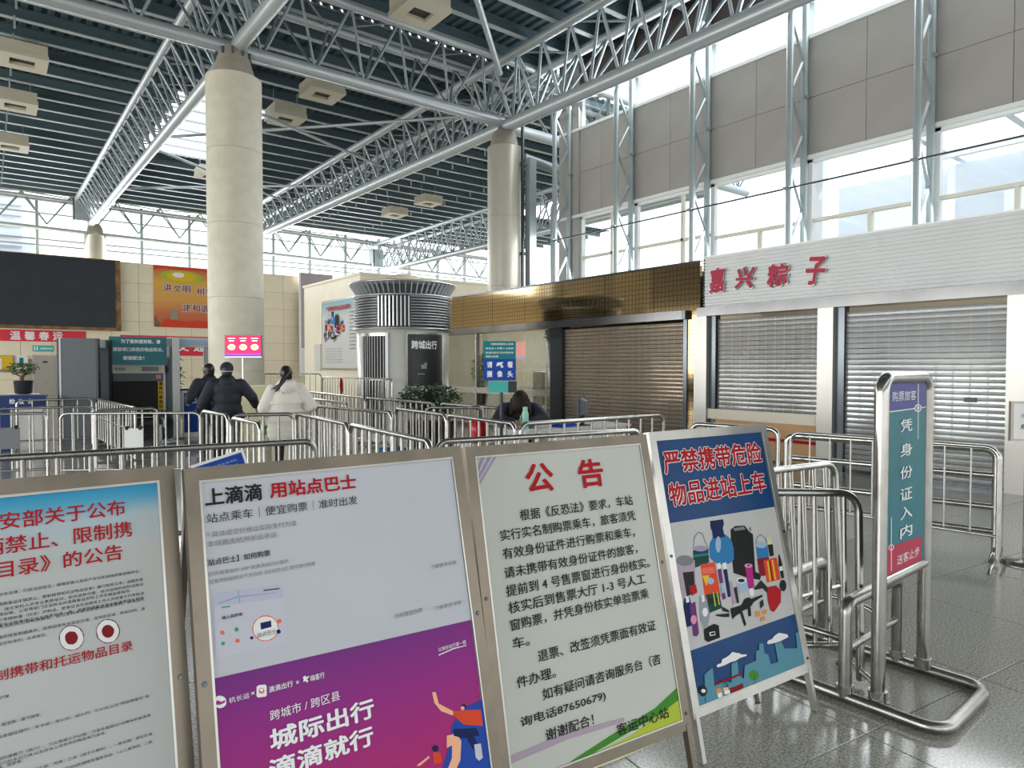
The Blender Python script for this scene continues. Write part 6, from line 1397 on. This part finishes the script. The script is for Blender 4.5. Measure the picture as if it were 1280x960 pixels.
    blob('coat' if long_coat else 'jacket', m, coat, t, .016, 3)
    # trousers and shoes
    m = MB()
    m.ell(V(0, 0, .90), (.175 * s, .125 * s, .12 * s))
    for sx in (-1, 1): m.cap(V(.09 * sx, 0, .86), V(.10 * sx, .01, .50), .098 * s, .075 * s); m.cap(V(.10 * sx, .01, .50), V(.11 * sx, 0, .10), .075 * s, .060 * s)
    blob('trousers', m, 'trousers', t, .016, 3)
    for sx in (-1, 1): m = MB(); m.cap(V(.11 * sx, -.02, .05), V(.115 * sx, .15, .042), .050 * s, .042 * s); m.box(V(.112 * sx, .065, .012), (.09 * s, .28 * s, .024 * s)); m.build('shoe', 'shoe', t)
    # hair
    m = MB(); m.ell(head + R @ Vector((0, -.012, .022)) * s, (.096 * s, .110 * s, .112 * s)); m.ell(head + R @ Vector((0, -.05, -.03)) * s, (.08 * s, .06 * s, .09 * s))
    if ponytail:
        m.cap(head + R @ Vector((0, -.10, .03)) * s, head + Vector((-.03, -.15, -.04)) * s, .035 * s, .04 * s); m.cap(head + Vector((-.03, -.15, -.04)) * s, head + Vector((-.09, -.17, -.16)) * s, .042 * s, .038 * s)
        m.cap(head + Vector((-.09, -.17, -.16)) * s, head + Vector((-.17, -.17, -.26)) * s, .036 * s, .014 * s); m.cap(head + Vector((-.06, -.17, -.14)) * s, head + Vector((-.06, -.18, -.30)) * s, .03 * s, .010 * s); m.cap(head + Vector((-.09, -.17, -.15)) * s, head + Vector((-.24, -.15, -.24)) * s, .026 * s, .008 * s)
    hr = blob('hair', m, 'hair', t, .012, 2)
    if cap:
        m = MB(); m.ell(head + Vector((0, -.006, .035)) * s, (.100 * s, .115 * s, .102 * s)); m.ell(head + R @ Vector((0, .11, .045)) * s, (.07 * s, .07 * s, .014 * s)); blob('cap', m, 'trousers', t, .010, 2)
    return t
def az(px): return -(math.radians(37.8) + math.atan((px - 640) / 845.0))
p_ = person('person in a black jacket and black cap, back turned, elbows out', (2.80, 10.50, 0), az(288), 1.63, cap=True,
            arms=[((-.20, 0, 1.36), (-.34, -.04, 1.10), (-.25, .16, .98)), ((.20, 0, 1.36), (.36, .02, 1.16), (.42, .22, 1.02))])
m = MB(); m.tube([(.085 * math.cos(a), .01 + .098 * math.sin(a), 1.50) for a in [i * PI / 10 for i in range(20)]], .006, 6, closed=True); m.build('mask_strap', 'mask', p_)
p_ = person('person in dark clothes mostly hidden behind the one in the black cap', (2.88, 11.85, 0), az(262) + .5, 1.62)
p_ = person('person in a long white padded coat with a black ponytail, back turned', (3.37, 9.62, 0), az(357) + .12, 1.58, coat='jacket_white', long_coat=True, ponytail=True, turn=.35,
            arms=[((-.19, 0, 1.34), (-.33, -.02, 1.06), (-.30, .10, .84)), ((.20, 0, 1.34), (.37, -.05, 1.08), (.24, .14, .96))])
t = thing('shopping_bag', 'green and white bag held by the person in the white coat', 'bag', (3.12, 9.78, .60), az(340)); m = MB(); m.add([(-.10, -.05, 0), (.10, -.05, 0), (.10, .05, 0), (-.10, .05, 0), (-.11, -.05, .2), (.11, -.04, .2), (.11, .04, .2), (-.11, .05, .2)], [(3, 2, 1, 0), (0, 1, 5, 4), (1, 2, 6, 5), (2, 3, 7, 6), (3, 0, 4, 7)]); m.build('bag_body', 'leaf', t)
m = MB(); m.tube([(-.06, -.045, .2), (-.05, -.02, .27), (.05, -.02, .27), (.06, -.045, .2)], .006, 6); m.build('handle', 'white', t); m = MB(); m.bb(-.09, -.02, -.056, -.051, .04, .16); m.build('bag_label', 'paper', t)

# seated person slumped over the service desk
t = thing('person', 'person with dark brown hair in black, slumped forward at the service desk behind the barrier', 'person', (5.32, 6.72, 0), az(662) + PI + .1)
Vv = Vector
m = MB()
for sx in (-1, 1):
    m.cap((.10 * sx, 0, .62), (.12 * sx, .34, .62), .085, .062); m.cap((.12 * sx, .34, .62), (.12 * sx, .36, .22), .058, .042); m.cap((.12 * sx, .34, .20), (.12 * sx, .45, .19), .036, .03)
    m.cap((.19 * sx, .14, 1.06), (.27 * sx, .36, .92), .055, .045); m.cap((.27 * sx, .36, .92), (.08 * sx, .46, .90), .045, .032)
m.ell((0, 0, .66), (.18, .14, .13)); m.ell((0, .05, .82), (.16, .13, .18)); m.ell((0, .12, 1.0), (.18, .14, .15)); m.cap((0, .16, 1.06), (0, .22, 1.10), .055, .055); m.ell((0, .27, 1.13), (.076, .105, .095))
m.ell((0, .355, 1.08), (.015, .02, .02)); blob('body', m, 'skin', t, .014)
for sx in (-1, 1): h0 = hand(t, (.07 * sx, .47, .885), (-.7 * sx, .5, 0), (0, 0, -1)); blob('hand', h0, 'skin', t, .005, 2)
m = MB(); m.ell((0, -.01, .72), (.21, .17, .14)); m.ell((0, .04, .86), (.21, .17, .18)); m.ell((0, .10, 1.0), (.225, .17, .14))
for sx in (-1, 1): m.cap((.19 * sx, .14, 1.04), (.29 * sx, .36, .93), .09, .075); m.cap((.29 * sx, .36, .93), (.12 * sx, .45, .905), .072, .055)
m.cap((-.14, .13, 1.05), (.14, .13, 1.05), .085, .085); blob('jacket', m, 'jacket_black', t, .016)
m = MB(); m.ell((0, .245, 1.17), (.105, .13, .115)); m.ell((0, .29, 1.10), (.10, .10, .11)); m.cap((-.07, .2, 1.14), (-.11, .30, 1.0), .06, .03); m.cap((.07, .2, 1.14), (.12, .30, 1.0), .06, .03); m.cap((0, .18, 1.13), (-.03, .05, 1.08), .09, .04); blob('hair', m, 'hair_brown', t, .012, 3)
m = MB()
for sx in (-1, 1): m.cap((.10 * sx, 0, .62), (.12 * sx, .34, .62), .10, .08); m.cap((.12 * sx, .34, .62), (.12 * sx, .36, .26), .078, .06)
m.ell((0, 0, .66), (.19, .15, .12)); blob('trousers', m, 'trousers', t, .016)
for sx in (-1, 1): m = MB(); m.cap((.12 * sx, .34, .205), (.12 * sx, .48, .20), .046, .04); m.build('shoe', 'shoe', t)
t = thing('stool', 'high black stool under the seated person', 'stool', (5.32, 6.72, 0)); m = MB(); m.lathe([(.19, .48), (.2, .5), (.2, .54), (.17, .56)], n=20); m.build('seat', 'black_plastic', t); m = MB(); m.tube([(0, 0, .03), (0, 0, .48)], .03, 8); m.build('post', 'stainless', t)
m = MB(); m.lathe([(.22, 0), (.22, .02), (.04, .05)], n=20); m.build('base', 'stainless_dull', t); m = MB(); m.tube([(.17 * math.cos(a), .17 * math.sin(a), .17) for a in [i * PI / 8 for i in range(16)]], .01, 6, closed=True); m.bar((-.17, 0, .17), (.17, 0, .17), .015); m.build('foot_ring', 'stainless', t)

for _o in bpy.data.objects:
    if _o.type == 'MESH' and _o.name.split('.')[0] in ('lettering', 'lettering_outline', 'printed_picture', 'picture', 'printed_car'): _o['kind'] = 'stuff'
